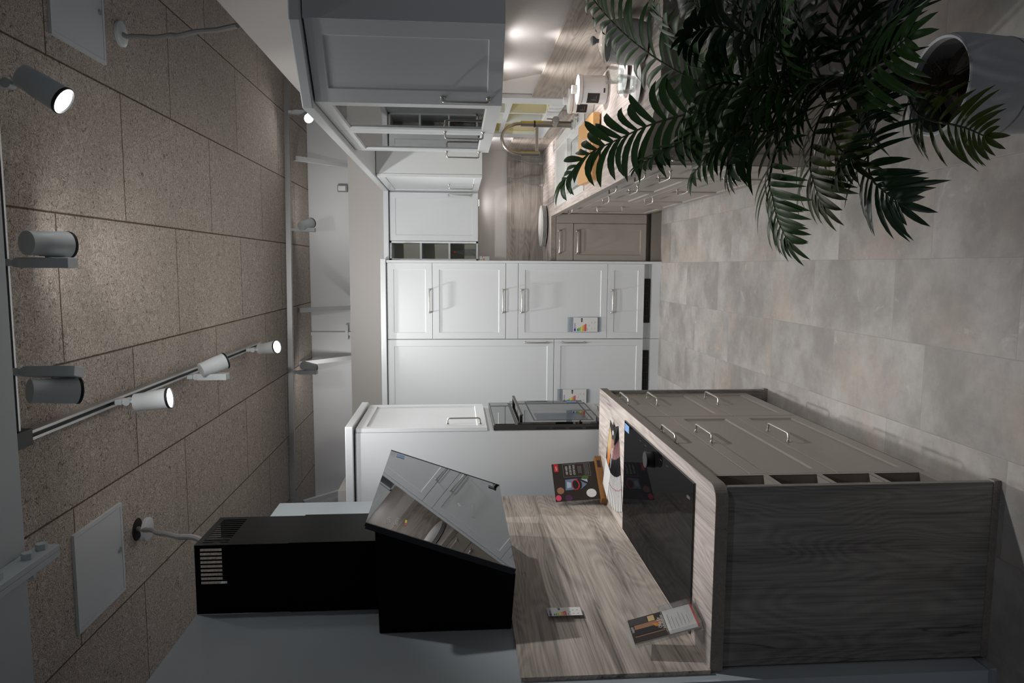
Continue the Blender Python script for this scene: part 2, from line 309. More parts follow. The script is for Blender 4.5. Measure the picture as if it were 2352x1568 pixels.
def part(name, mb, mats, parent, bevel=0, label=None):
    org = ORG[parent.name]; o = link(bpy.data.objects.new(name, mb.mesh(name, mats, org))); o.parent = parent; ORG[o.name] = org
    if label: o['label'] = label
    return bev(o, bevel)
def single(name, mb, mats, loc, label, cat, group=None, bevel=0):
    o = link(bpy.data.objects.new(name, mb.mesh(name, mats, Vector(loc)))); o.location = loc; ORG[o.name] = Vector(loc)
    return bev(meta(o, label, cat, group), bevel)
def struct(name, mb, mats, bevel=0):
    o = link(bpy.data.objects.new(name, mb.mesh(name, mats, Vector((0, 0, 0))))); o['kind'] = 'structure'; ORG[o.name] = Vector((0, 0, 0)); return bev(o, bevel)
def copy_tree(o, loc=None, rotz=None, label=None):
    c = o.copy(); link(c); ORG[c.name] = Vector(loc if loc is not None else o.location)
    if loc is not None: c.location = loc
    if rotz is not None: c.rotation_euler[2] = rotz
    if label: c['label'] = label
    for ch in [q for q in bpy.data.objects if q.parent == o]:
        d = ch.copy(); link(d); d.parent = c
        for g in [q for q in bpy.data.objects if q.parent == ch]: e = g.copy(); link(e); e.parent = d
    return c
def text_mb(mb, txt, size, F, align='LEFT', squeeze=1.0, depth=.0003):
    """adds flat lettering, lying in the u/v plane of frame F"""
    cu = bpy.data.curves.new('lettering', 'FONT'); cu.body = txt; cu.size = size; cu.align_x = align; cu.resolution_u = 2
    o = bpy.data.objects.new('lettering', cu); link(o); bpy.context.view_layer.update()
    me = bpy.data.meshes.new_from_object(o.evaluated_get(bpy.context.evaluated_depsgraph_get()))
    old = mb.F; mb.F = F
    mb.add([(v.co.x*squeeze, v.co.y, depth) for v in me.vertices], [tuple(p.vertices) for p in me.polygons]); mb.F = old
    bpy.data.objects.remove(o); bpy.data.curves.remove(cu); bpy.data.meshes.remove(me)
    return mb
X, Y, Z = Vector((1, 0, 0)), Vector((0, 1, 0)), Vector((0, 0, 1))
def face_frame(face, plane, a0, a1, z0):
    if face == 'Y-': return frame((a0, plane, z0), X, Z, -Y)
    if face == 'X-': return frame((plane, a1, z0), -Y, Z, -X)
    if face == 'X+': return frame((plane, a0, z0), Y, Z, X)
def handle_mb(F, cu, cv, vertical, L=.176, so=.032, r=.0048):
    mb = MB(F); d = (0, 1) if vertical else (1, 0)
    P = lambda s, w: (cu+d[0]*s, cv+d[1]*s, w)
    h = L/2; c = .010
    pts = [P(-h, 0), P(-h, so-c), P(-h+c*.3, so-c*.3), P(-h+c, so), P(h-c, so), P(h-c*.3, so-c*.3), P(h, so-c), P(h, 0)]
    mb.tube(pts, r, 10)
    for sgn in (-1, 1):
        q = P(sgn*h, 0); mb.tube([q, (q[0], q[1], .002), (q[0], q[1], .004), (q[0], q[1], .010)], [.0095, .0095, .0075, r], 14)
    return mb
def front(parent, name, face, plane, a0, a1, z0, z1, m_, handle=None, flat=False, fr=.05, F=None, U=None):
    """a door or drawer front; handle = ('h'|'v', u from the left edge, v from the lower edge)"""
    F = F or face_frame(face, plane, a0, a1, z0); U = U or (a1-a0)
    d = part(name, MB(F).shaker(U, z1-z0, fr=fr, flat=flat), m_, parent)
    if handle: part('handle', handle_mb(F, handle[1], handle[2], handle[0] == 'v'), M['steel'], d)
    return d

# ------------------------------------------------------------------ the setting
struct('floor', MB().box(-4, 3, -1.5, 9, -.05, 0), M['floor'])
struct('ceiling', MB().box(-4.5, 4.5, -.6, 8.0, 3.2, 3.26), M['ceil'])
struct('wall_far', MB().box(-4.5, 4.5, 7.9, 8.0, 0, 3.2), M['farwall'])
struct('wall_back', MB().box(-1.68, .985, 6.2, 6.3, 0, 2.53), M['wall'])
struct('wall_left', MB().box(-1.33, -1.192, 1.9, 3.57, .042, 2.515).box(-1.32, -1.20, 1.92, 3.55, 0, .042), M['wallgrey'])
struct('wall_alcove', MB().box(-1.78, -1.68, 5.29, 6.3, 0, 2.515), M['wall'])
WY0, WY1, WZ0, WZ1 = 4.33, 5.31, 1.05, 1.80     # window opening in the right wall
struct('wall_right', MB(frame((1.085, 0, 0), Y, Z, X)).grid([2.6, WY0, WY1, 6.3], [0, WZ0, WZ1, 2.515], lambda i, j: i == 1 and j == 1, -.10, 0), M['wall'])
w = thing('window_1', (.985, 4.82, WZ0), None, None); w['kind'] = 'structure'; w['label'] = 'small white muntin window behind the tap with yellow blossom picture'; w['category'] = 'window'
part('frame', MB(frame((.985, 0, 0), Y, Z, -X)).grid([4.20, 4.34, 5.30, 5.45], [.972, 1.055, 1.80, 1.88], lambda i, j: i == 1 and j == 1, 0, .025), M['white'], w, .004)
for yy in (4.66, 4.98): part('muntin', MB().box(.972, 1.058, yy-.011, yy+.011, 1.05, 1.80), M['white'], w)
part('muntin', MB().box(.970, 1.058, 4.335, 5.305, 1.285, 1.315), M['white'], w)
part('muntin', MB().box(.970, 1.058, 4.335, 5.305, 1.55, 1.58), M['white'], w)
part('pane', MB().box(1.060, 1.063, 4.33, 5.31, 1.05, 1.80), M['windowpane'], w)
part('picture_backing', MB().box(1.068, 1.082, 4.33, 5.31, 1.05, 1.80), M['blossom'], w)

# braces, duct and box at the far wall above the partition
def brace(xc, z0):
    mb = MB(); a, b = Vector((xc, 7.25, 3.195)), Vector((xc, 7.89, 2.60))
    t = (b-a).normalized(); mb.F = frame(a, X, t, X.cross(t)); L = (b-a).length
    return mb.box(-.022, .022, 0, L, -.022, .022)
for xc, lb in ((1.04, 'white slanted ceiling brace nearest the grey junction box'), (-.445, 'white slanted ceiling brace right beside the white wall duct'), (-.98, 'white slanted ceiling brace with a blurred lamp shadow under it'), (-2.42, 'white slanted ceiling brace above the black hood chimney')):
    single('ceiling_brace', brace(xc, 0), M['whitemat'], (xc, 7.25, 3.195), lb, 'brace', 'slanted braces under the ceiling edge')
t = thing('wall_duct', (-.735, 7.87, 2.4), 'white vertical duct on the far wall above the tall cupboards', 'duct')
part('duct_channel', MB().box(-.755, -.72, 7.86, 7.90, 2.4, 3.2), M['whitemat'], t); part('bracket', MB().box(-.80, -.64, 7.84, 7.90, 2.80, 2.83), M['whitemat'], t)
t = thing('junction_box', (.82, 7.88, 2.85), 'small grey junction box on the far wall above the wall cabinets', 'junction box')
part('housing', MB().box(.785, .855, 7.85, 7.90, 2.78, 2.885), M['grey'], t, .004); part('lid', MB().box(.795, .845, 7.845, 7.85, 2.80, 2.875), M['alu'], t)

# ceiling fittings
def hatch(x0, x1, y0, y1, lb, ky):
    t = thing('access_panel', ((x0+x1)/2, (y0+y1)/2, 3.2), lb, 'access panel', 'white inspection hatches in the ceiling')
    part('hatch_frame', MB(frame((0, 0, 3.2), X, -Y, -Z)).grid([x0, x0+.016, x1-.016, x1], [-y1, -y1+.016, -y0-.016, -y0], lambda i, j: i == 1 and j == 1, 0, .012), M['white'], t)
    part('hatch_door', MB().box(x0+.018, x1-.018, y0+.018, y1-.018, 3.190, 3.2), M['white'], t)
    part('lock', MB().cyl(((x0+x1)/2, ky, 3.191), ((x0+x1)/2, ky, 3.184), .012), M['alu'], t)
hatch(.89, 1.32, 3.01, 3.45, 'white ceiling hatch beside the flat cable rosette, above the grey end cabinet', 3.41)
hatch(-1.53, -1.105, 2.95, 3.37, 'white ceiling hatch left of the hood chimney', 3.33)
def cable(pts, rose, lb, ros_z):
    t = thing('ceiling_cable', rose, lb, 'cable', 'grey cables dropping from the ceiling')
    sub = []
    for a, b in zip(pts, pts[1:]):
        for k in range(6): sub.append(Vector(a).lerp(Vector(b), k/6) + Vector((math.sin(k*1.3+a[1]*9)*.004, 0, math.cos(k*2.1)*.004)))
    part('cord', MB().tube(sub+[Vector(pts[-1])], .011, 8), M['cable'], t)
    part('rosette', MB().lathe([(.0, ros_z-.004), (.052, ros_z-.004), (.058, ros_z), (.058, ros_z+.014), (.0, ros_z+.014)], (rose[0], rose[1], 3.2), 28), M['white'], t)
    return t
cable([(1.075, 3.62, 3.2), (1.06, 3.60, 3.12), (1.02, 3.42, 2.86), (.992, 3.17, 2.53)], (1.078, 3.621, 3.2), 'grey cable running from a flat white rosette to the top of the right wall', -.012)
t = cable([(-1.30, 3.54, 3.2), (-1.275, 3.46, 3.12), (-1.15, 3.06, 2.86), (-1.0, 2.60, 2.55), (-1.0, 2.58, 2.42)], (-1.30, 3.54, 3.2), 'grey cable dropping into the black hood chimney from a loose rosette', -.055)
part('ceiling_hole', MB().lathe([(.0, -.002), (.055, -.002), (.055, 0)], (-1.30, 3.54, 3.2), 24), M['dark'], t)

# steel beam along the near edge
t = thing('steel_beam', (-.3, 2.18, 3.0), 'white painted steel beam with bolted joint under the ceiling, nearest the camera', 'beam')
part('girder', MB().box(-2.6, 1.6, 2.05, 2.31, 3.0, 3.018).box(-2.6, 1.6, 2.17, 2.19, 3.018, 3.18).box(-2.6, 1.6, 2.05, 2.31, 3.18, 3.199), M['steelwhite'], t, .003)
part('joint_plate', MB().box(-.935, -.915, 1.98, 2.375, 2.93, 2.999), M['steelwhite'], t, .002); part('joint_plate', MB().box(-.956, -.936, 1.98, 2.375, 2.93, 2.999), M['steelwhite'], t, .002)
for yy in (2.33, 2.255, 2.10):
    part('bolt', MB().cyl((-.915, yy, 2.962), (-.895, yy, 2.962), .018, n=6), M['steelwhite'], t); 
part('bolt', MB().cyl((-.956, 2.26, 2.962), (-.978, 2.26, 2.962), .018, n=6), M['steelwhite'], t)

# light tracks
def track(a, b, lb, w=.018, top=3.2, h=.035, joiner=None):
    a, b = Vector(a), Vector(b); tt = (b-a).normalized(); s = Vector((tt.y, -tt.x, 0)); L = (b-a).length
    t = thing('light_track', tuple((a+b)/2), lb, 'light track', 'spotlight tracks under the ceiling')
    F = frame(a, tt, s, -Z)
    part('profile', MB(F).box(0, L, -w, -w*.42, 0, h).box(0, L, w*.42, w, 0, h).box(0, L, -w*.42, w*.42, 0, h*.45), M['alu'], t)
    part('slot', MB(F).box(0, L, -w*.38, w*.38, h*.45, h*.5), M['blackplastic'], t)
    if joiner: part('corner_joiner', MB().box(*joiner), M['blackplastic'], t, .002)
track((-.62, 2.66, 3.2), (-.62, 5.74, 3.2), 'aluminium light track running away down the ceiling on the left', joiner=(-.65, -.59, 2.55, 2.66, 3.155, 3.199))
track((-.588, 2.59, 3.2), (1.6, 2.59, 3.2), 'light track crossing the ceiling beside the white steel beam')
track((-2.4, 6.72, 3.2), (1.7, 6.92, 3.2), 'long pale light track crossing the ceiling far at the back', w=.022, h=.045)

def spotlight(p, off, aim, lb, power=0, cone=60, blend=.6, box=True, swing=0, tone=(1, .985, .965), shadow_r=.03, hang=.085, stray=0):
    """track spot: adapter on the track, a driver box or a slim bracket hanging down, the lamp head pivoted at its side; off = head offset sideways"""
    p = Vector(p); t = thing('spotlight', tuple(p), lb, 'spotlight', 'track spotlights')
    s = Vector((math.cos(swing), math.sin(swing), 0)); f = Vector((-s.y, s.x, 0))
    part('adapter', MB(frame(p, s, f, Z)).box(-.012, .012, -.03, .03, -.03, 0), M['lampwhite'], t, .003)
    part('swivel_joint', MB().cyl(p+Vector((0, 0, -.045))-f*.018, p+Vector((0, 0, -.045))+f*.018, .017).cyl(p+Vector((0, 0, -.03)), p+Vector((0, 0, -.06)), .010), M['lampwhite'], t)
    q = p + Vector((0, 0, -.055)); hc = q + Vector((0, 0, -hang)) + s*off
    if box: part('driver_box', MB(frame(q, s, f, Z)).box(-.018, .018, -.034, .034, -.165, .0), M['lampwhite'], t, .002)
    else: part('bracket_arm', MB(frame(q, s, f, Z)).box(-.006, .006, -.014, .014, -hang-.02, .0), M['lampwhite'], t, .003)
    d = (Vector(aim)-hc).normalized()
    part('pivot', MB().cyl(q+Vector((0, 0, -hang)), hc, .011), M['lampwhite'], t)
    hd = part('lamp_head', MB().tube([hc-d*.076, hc-d*.075, hc-d*.030, hc-d*.026, hc+d*.072], [.034, .041, .041, .043, .047], 32), M['lampwhite'], t)
    a1 = d.orthogonal().normalized(); Fd = frame(hc, a1, d.cross(a1), d)
    part('bezel', MB(Fd).lathe([(.0470, .068), (.0485, .072), (.0485, .078), (.0450, .080), (.0432, .074)], n=32), M['blackplastic'], hd)
    part('lens', MB().tube([hc+d*.0725, hc+d*.0745], [.043, .042], 32), M['lens'] if power else M['blackplastic'], hd)
    if power:
        L = bpy.data.lights.new('spot_beam', 'SPOT'); L.energy = power*SPOT_W; L.spot_size = math.radians(cone); L.spot_blend = blend; L.shadow_soft_size = shadow_r; L.color = tone
        o = link(bpy.data.objects.new('spot_beam', L)); o.parent = t
        o.location = hc + d*.10 - p; o.rotation_euler = d.to_track_quat('-Z', 'Y').to_euler()
    if stray:   # light scattered by the reflector far outside the main beam
        L = bpy.data.lights.new('stray_beam', 'SPOT'); L.energy = stray*SPOT_W; L.spot_size = math.radians(175); L.spot_blend = 1; L.shadow_soft_size = shadow_r; L.color = tone
        o = link(bpy.data.objects.new('stray_beam', L)); o.parent = t; o.location = hc + d*.10 - p; o.rotation_euler = d.to_track_quat('-Z', 'Y').to_euler()
    return t
PI = math.pi
LP = dict(S1=98, S2=64, S3=18, T1=56, T2=52, T3=130, R1=240, R2=4, R3=8, N1=17, PK=17, PB=8, ST=7, TT=7, RT=8)   # lamp powers
spotlight((.60, 2.59, 3.165), -.012, (-.78, 2.55, .8), 'lit spotlight facing the room, beside the white ceiling hatch on the near track', LP['S1'], 56, .9, box=False, hang=.10, stray=LP['ST'])
spotlight((.005, 2.59, 3.165), .064, (.0, 5.6, 1.65), 'spotlight with round grey head seen from behind, middle of the near track', LP['S2'], 100, 1, stray=LP['ST'])
spotlight((-.375, 2.59, 3.165), -.066, (-.80, 4.8, .9), 'spotlight turned away with its box towards us, next to the black track corner', LP['S3'], 100, 1, swing=.25, stray=LP['ST'])
spotlight((-.62, 3.33, 3.165), .004, (-.25, 3.45, .2), 'lit spotlight nearest on the long left track', LP['T1'], 100, 1, box=False, hang=.10, stray=LP['TT'])
spotlight((-.64, 4.20, 3.165), .064, (.1, 5.7, 1.3), 'white spotlight with closed round back, middle of the long left track', LP['T2'], 100, 1, stray=LP['TT'])
spotlight((-.62, 5.36, 3.165), .012, (-.15, 4.2, .3), 'lit spotlight farthest on the long left track', LP['T3'], 100, 1, box=False, hang=.10, stray=LP['TT'])
spotlight((1.40, 6.88, 3.155), -.03, (-.62, 3.1, .6), 'lit spotlight on the back track peeking over the wall cabinets', LP['R1'], 40, .8, hang=.10, stray=LP['RT'])
spotlight((.33, 6.85, 3.155), .05, (.7, 7.9, 2.4), 'small white spotlight on the back track with a sharp shadow behind', LP['R2'], 110, 1, stray=LP['RT'])
spotlight((-1.0, 6.79, 3.155), .05, (-1.4, 7.9, 2.4), 'small spotlight on the back track hidden above the tall white cupboards', LP['R3'], 110, 1, stray=LP['RT'])
track((-.9, .45, 3.2), (.9, .45, 3.2), 'light track on the ceiling above the photographer, out of the frame')
spotlight((.02, .45, 3.165), .064, (.15, 2.2, .3), 'spotlight on the track above the photographer, out of the frame', LP['N1'], 80, 1, tone=(.93, .98, 1.05), shadow_r=.045)

# ------------------------------------------------------------------ tall white cupboards
def tall(x0, x1, lb, fronts, grille, side):
    t = thing('tall_cupboard', ((x0+x1)/2, 5.6, 0), lb, 'cupboard', 'tall white cupboards on the back wall')
    part('carcass', MB().box(x0, x1, 5.612, 6.18, .13, 2.160), M['white'], t)
    for kind, z0, z1, hd in fronts:
        front(t, kind, 'Y-', 5.59, x0+.0015, x1-.0015, z0, z1, M['white'], hd, flat=(kind == 'filler_strip'))
    part('plinth', MB().box(x0, x1, 5.600, 5.62, 0, .068).box(x0, x1, 5.645, 5.66, .06, .13), M['white'], t)
    g = MB().box(grille[0], grille[1], 5.640, 5.645, .071, .131); part('vent_grille', g, M['dark'], t)
    b = MB()
    for k in range(1, 6): xx = grille[0] + (grille[1]-grille[0])*k/6; b.box(xx-.002, xx+.002, 5.634, 5.640, .071, .131)
    for zz in (.085, .100, .115): b.box(grille[0], grille[1], 5.634, 5.640, zz-.0015, zz+.0015)
    part('grille_bars', b, M['ovenframe'], t)
    if side: part('side_panel', MB().box(x1, x1+.019, 5.572, 6.18, 0, 2.160), M['white'], t, .001)
    return t
tall(-.569, .026, 'tall white fridge cupboard with three doors and drawer, right of the pair', [('door', 1.811, 2.159, ('h', .595/2, .022)), ('door', 1.239, 1.808, ('h', .595/2, .022)), ('filler_strip', 1.141, 1.236, None), ('door', .430, 1.137, ('h', .595/2, .683)), ('drawer', .133, .427, ('h', .595/2, .258))], (-.445, -.091), True)
tall(-1.168, -.572, 'tall white two-door cupboard left of the pair, partly behind the oven', [('door', .853, 2.159, ('v', .596-.026, .141)), ('door', .133, .849, ('v', .596-.026, .562))], (-1.03, -.668), False)
def cornice(name, poly, lb, z0=2.164, z1=2.206):
    return single(name, MB().prism(poly, z0, z1), M['white'], (poly[0][0], poly[0][1], z0), lb, 'cornice', bevel=.005)
cornice('cornice_board', [(-1.17, 5.565), (.055, 5.565), (.055, 6.19), (-1.17, 6.19)], 'white cornice board on top of the two tall white cupboards')

def energy_label(F, wd, ht, cls, lb, film=True, parent_loc=None):
    o = F @ Vector((0, 0, 0)); t = thing('energy_label', tuple(o), lb, 'energy label', 'energy labels')
    if film: part('film', MB(F).box(0, wd, 0, ht, 0, .0006), M['film'], t)
    a, b, c, d = (0, wd, ht*.10, ht*.83) if film else (0, wd, 0, ht)
    G = F @ Matrix.Translation((a+wd*.02, c, .0008)); w_, h_ = (b-a)*.96, d-c
    part('card', MB(G).box(0, w_, 0, h_, 0, .0006), M['paper'], t)
    H = G @ Matrix.Translation((0, 0, .0009))
    hb = MB(H).box(w_*.05, w_*.24, h_*.90, h_*.965, 0, .0003); text_mb(hb, 'ENERG', h_*.085, H @ Matrix.Translation((w_*.26, h_*.905, 0)), squeeze=.8)
    part('header', hb, M['eublue'], t)
    rb = MB(H)
    for k in range(7):
        rb.k = k; z = h_*(.80-k*.056); L = w_*(.20+k*.055)
        rb.prism([(w_*.05, z), (w_*.05+L-w_*.05, z), (w_*.05+L, z+h_*.021), (w_*.05+L-w_*.05, z+h_*.042), (w_*.05, z+h_*.042)], 0, .0003)
    part('rating_bars', rb, [M['e%d' % k] for k in range(7)], t)
    zc = h_*(.80-(ord(cls)-65)*.056)-h_*.012
    ca = MB(H).prism([(w_*.95, zc), (w_*.95, zc+h_*.066), (w_*.74, zc+h_*.066), (w_*.66, zc+h_*.033), (w_*.74, zc)], 0, .0003)
    part('class_arrow', ca, M['print_black'], t)
    part('class_letter', text_mb(MB(), cls, h_*.075, H @ Matrix.Translation((w_*.78, zc+h_*.008, .0004))), M['paper'], t)
    pg = MB(H)
    for (px, pz) in ((.22, .13), (.22, .26), (.66, .13), (.66, .26), (.44, .36)):
        pg.box(w_*(px-.06), w_*(px+.06), h_*(pz-.030), h_*(pz-.024), 0, .0003); pg.box(w_*(px-.045), w_*(px-.035), h_*(pz-.02), h_*(pz+.02), 0, .0003); pg.box(w_*(px+.02), w_*(px+.03), h_*(pz-.02), h_*(pz+.012), 0, .0003)
    for k in range(3): pg.box(w_*(.10+k*.06), w_*(.14+k*.06), h_*.40, h_*.425, 0, .0003)
    part('pictograms', pg, M['print_grey'], t)
    return t
energy_label(frame((-.515, 5.583, .478), X, Z, -Y), .119, .268, 'D', 'energy label in clear film on the lower fridge door, clearly visible in full')
energy_label(frame((-1.09, 5.583, .560), X, Z, -Y), .119, .262, 'E', 'energy label in clear film on the left tall cupboard, just above the oven')

# ------------------------------------------------------------------ oven column
t = thing('oven_cupboard', (-1.1, 4.05, 0), 'white tall oven housing cupboard standing beyond the hob counter', 'cupboard')
part('carcass', MB().box(-1.40, -.872, 3.72, 4.375, .12, 2.157), M['white'], t)
front(t, 'door', 'X+', -.850, 3.722, 4.372, 1.463, 2.154, M['white'], ('v', .085, .123))
front(t, 'drawer', 'X+', -.850, 3.722, 4.372, .13, .822, M['white'], ('h', .325, .655))
part('plinth', MB().box(-1.38, -.91, 3.74, 4.36, 0, .12), M['white'], t)
cornice('cornice_board', [(-1.40, 3.70), (-.835, 3.70), (-.835, 4.39), (-1.40, 4.39)], 'white cornice board on top of the oven housing cupboard')
t = thing('built_in_oven', (-.86, 4.05, .826), 'black glass built-in oven with bar handle in the white housing', 'oven')
F = face_frame('X+', -.852, 3.735, 4.360, .828)
part('housing', MB(F).box(0, .625, 0, .60, -.018, .010), M['ovenframe'], t, .002)
part('control_panel', MB(F).box(.012, .613, .485, .592, .010, .014), M['ovenglass'], t)
part('door_glass', MB(F).box(.006, .619, .020, .470, .010, .022), M['ovenglass'], t, .001)
part('window_border', MB(F).grid([.05, .058, .567, .575], [.05, .058, .372, .38], lambda i, j: i == 1 and j == 1, .022, .0226), M['blackplastic'], t)
h = part('handle', MB(F).box(.03, .595, .440, .456, .050, .060), M['ovenframe'], t, .002, 'dark bar handle'); part('handle_post', MB(F).box(.055, .08, .440, .456, .022, .05), M['blackplastic'], h); part('handle_post', MB(F).box(.545, .57, .440, .456, .022, .05), M['blackplastic'], h)
part('side_slots', MB().box(-.868, -.856, 3.7345, 3.7351, .86, .93).box(-.868, -.856, 3.7345, 3.7351, .95, 1.02).box(-.868, -.856, 3.7345, 3.7351, 1.04, 1.11).box(-.868, -.856, 3.7345, 3.7351, 1.13, 1.2), M['dark'], t)
single('oven_sticker', MB(F).box(.06, .24, .075, .36, .0228, .0236), M['film'], (-.83, 3.8, .9), 'clear information film stuck on the black oven door', 'sticker')
single('guarantee_sticker', MB(F).box(.55, .59, .06, .12, .0228, .0236), M['tag'], (-.83, 4.3, .9), 'little blue sticker in the lower corner of the oven door', 'sticker')

# ------------------------------------------------------------------ wall cabinets on the right and back
def glazed_door(t, F, U, V, hd):
    d = part('door', MB(F).glazed(U, V), M['white'], t)
    part('glass_pane', MB(F).box(.058, U-.058, .058, V-.058, -.013, -.009), M['cabglass'], d)
    part('handle', handle_mb(F, hd[1], hd[2], True), M['steel'], d); return d
ZB, ZT = 1.447, 2.160
def shell(x0, x1, y0, y1, z0, z1, t=.018, openface='X-', shelves=()):
    mb = MB().box(x0, x1, y0, y1, z0, z0+t).box(x0, x1, y0, y1, z1-t, z1)
    if openface == 'X-': mb.box(x1-t, x1, y0, y1, z0, z1).box(x0, x1, y0, y0+t, z0, z1).box(x0, x1, y1-t, y1, z0, z1)
    if openface == 'Y-': mb.box(x0, x1, y1-t, y1, z0, z1).box(x0, x0+t, y0, y1, z0, z1).box(x1-t, x1, y0, y1, z0, z1)
    if openface == 'X+': mb.box(x0, x0+t, y0, y1, z0, z1).box(x0, x1, y0, y0+t, z0, z1).box(x0, x1, y1-t, y1, z0, z1)
    return mb
t = thing('end_wall_cabinet', (.8, 2.75, ZB), 'grey-white angled end wall cabinet with panelled door, nearest on the right wall', 'wall cabinet')
part('carcass', MB().prism([(.634, 2.856), (.872, 2.672), (.983, 2.668), (.983, 2.856)], ZB, ZT), M['white'], t)
part('end_panel', MB().box(.862, .983, 2.648, 2.667, ZB, ZT), M['white'], t)
du = Vector((.862-.618, 2.652-2.842, 0)); U = du.length; du.normalize(); dw = du.cross(Z)
front(t, 'door', None, 0, 0, 0, ZB, ZT-.003, M['white'], ('v', .028, .14), fr=.055, F=frame((.618, 2.842, ZB), du, Z, dw), U=U)
t = thing('glass_wall_cabinet', (.8, 3.4, ZB), 'white wall cabinet with two glazed doors beside the angled end cabinet', 'wall cabinet')
part('carcass', shell(.640, .983, 2.858, 3.995, ZB, ZT).box(.640, .983, 3.415, 3.433, ZB, ZT), M['white'], t)
part('shelf', MB().box(.66, .965, 2.876, 3.415, 1.80, 1.812).box(.66, .965, 3.433, 3.977, 1.80, 1.812), M['glass'], t)
glazed_door(t, face_frame('X-', .620, 2.848, 3.422, ZB), .574, ZT-ZB, ('v', .574-.545, .14)) if 0 else None
glazed_door(t, face_frame('X-', .620, 2.848, 3.422, ZB), .574, ZT-ZB, ('v', .028, .14))
glazed_door(t, face_frame('X-', .620, 3.426, 3.995, ZB), .569, ZT-ZB, ('v', .028, .14))
t = thing('corner_wall_cabinet', (.8, 5.4, ZB), 'white wall cabinet in the room corner turned side-on, beyond the window gap', 'wall cabinet')
part('carcass', MB().box(.622, .983, 4.95, 6.19, ZB, ZT), M['white'], t)
front(t, 'door', 'X-', .600, 4.952, 5.862, ZB, ZT-.003, M['white'], ('v', .50, .14))
t = thing('wall_cabinet', (.4, 6.0, ZB), 'white single-door wall cabinet facing us on the back wall', 'wall cabinet')
part('carcass', MB().box(.202, .620, 5.892, 6.19, ZB, ZT), M['white'], t)
front(t, 'door', 'Y-', 5.870, .204, .590, ZB, ZT-.003, M['white'], ('v', .386-.020, .145), fr=.045)
t = thing('open_shelf_unit', (.12, 6.0, ZB), 'narrow white open shelf unit beside the tall fridge cupboard', 'shelf unit')
part('carcass', shell(.046, .200, 5.875, 6.19, ZB, ZT, .014, 'Y-'), M['white'], t)
for z in (1.672, 1.903): part('shelf', MB().box(.060, .186, 5.880, 6.176, z, z+.015), M['white'], t)
part('back_panel', MB().box(.060, .186, 6.170, 6.1755, ZB+.014, ZT-.014), M['shadeback'], t)  # olive tint puts the compartments' shade into the panel colour
cornice('cornice_board', [(.10, 5.838), (.592, 5.838), (.592, 2.838), (.850, 2.634), (.984, 2.628), (.984, 6.195), (.05, 6.195), (.05, 5.85)], 'long white cornice board running over all the wall cabinets and the window gap')
t = thing('swing_top_bottle', (.115, 5.98, 1.462), 'small clear bottle with red stopper in the lowest open shelf', 'bottle')
part('glass_body', MB().lathe([(0, .001), (.026, .001), (.027, .006), (.027, .085), (.022, .105), (.011, .125), (.009, .160), (.011, .168)], (.115, 5.98, 1.461), 20), M['glass'], t)
part('stopper', MB().cyl((.115, 5.98, 1.629), (.115, 5.98, 1.645), .010), M['redcap'], t)
energy_label(frame((.048, 5.90, 1.352), X, Z, -Y), .034, .088, 'D', 'tiny energy label hanging below the open shelf unit', film=False)
# puck lights under the wall cabinets
def puck(x, y, lb, power):   # the lamp and its light
    t = thing('under_cabinet_light', (x, y, ZB), lb, 'cabinet light', 'puck lights under the wall cabinets')
    part('puck', MB().lathe([(0, -.012), (.028, -.012), (.034, -.008), (.034, 0), (0, 0)], (x, y, ZB-.0005), 24), M['alu'], t)
    part('puck_lens', MB().lathe([(0, -.0135), (.026, -.0135), (.026, -.012)], (x, y, ZB-.0005), 24), M['lens'], t)
    for nm, pw, cn, bl in (('puck_beam', power, 66, .8), ('puck_glow', power*.095, 172, .3)):
        L = bpy.data.lights.new(nm, 'SPOT'); L.energy = pw*SPOT_W; L.spot_size = math.radians(cn); L.spot_blend = bl; L.shadow_soft_size = .03; L.color = (1, .95, .94)
        o = link(bpy.data.objects.new(nm, L)); o.parent = t; o.location = (0, 0, -.018)
for y, lb in ((3.14, 'round puck light under the glazed cabinet, nearer one'), (3.63, 'round puck light under the glazed cabinet, farther one'), (5.64, 'round puck light under the corner cabinet')): puck(.88, y, lb, LP['PK'])
puck(.53, 6.08, 'round puck light under the single-door cabinet on the back wall', LP['PB'])

# ------------------------------------------------------------------ right run: base cabinets
W0, W1 = .843, .881
PX = .414
def base(y0, y1, lb, fronts, near=False):
    t = thing('base_cabinet', (.69, (y0+y1)/2, 0), lb, 'base cabinet', 'cashmere base cabinets under the L-shaped worktop')
    if near: cb = MB().box(PX+.021, .983, y0, y1, .125, .600)
    else: cb = MB().box(PX+.021, .983, y0, y1, .125, W0-.001)
    part('carcass', cb, M['beigedark'], t)
    for kind, a0, a1, z0, z1, hd in fronts: front(t, kind, 'X-', PX, a0+.0015, a1-.0015, z0, z1, M['beige'], hd, flat=(z1-z0 < .13), fr=.045)
    part('plinth', MB().box(PX+.05, PX+.066, y0, y1, 0, .124), M['beigedark'], t)
    return t
hmid = lambda a0, a1, v: ('h', (a1-a0)/2, v)
base(2.90, 3.405, 'beige drawer base cabinet nearest the palm, next to the angled end', [('drawer', 2.90, 3.405, .738, .836, hmid(2.9, 3.405, .078)), ('drawer', 2.90, 3.405, .432, .735, hmid(2.9, 3.405, .272)), ('drawer', 2.90, 3.405, .127, .429, hmid(2.9, 3.405, .272))])
base(3.407, 4.000, 'beige drawer base cabinet under the beech chopping board', [('drawer', 3.407, 4.0, .738, .836, hmid(3.4, 4.0, .078)), ('drawer', 3.407, 4.0, .482, .735, hmid(3.4, 4.0, .225)), ('drawer', 3.407, 4.0, .127, .479, hmid(3.4, 4.0, .32))])
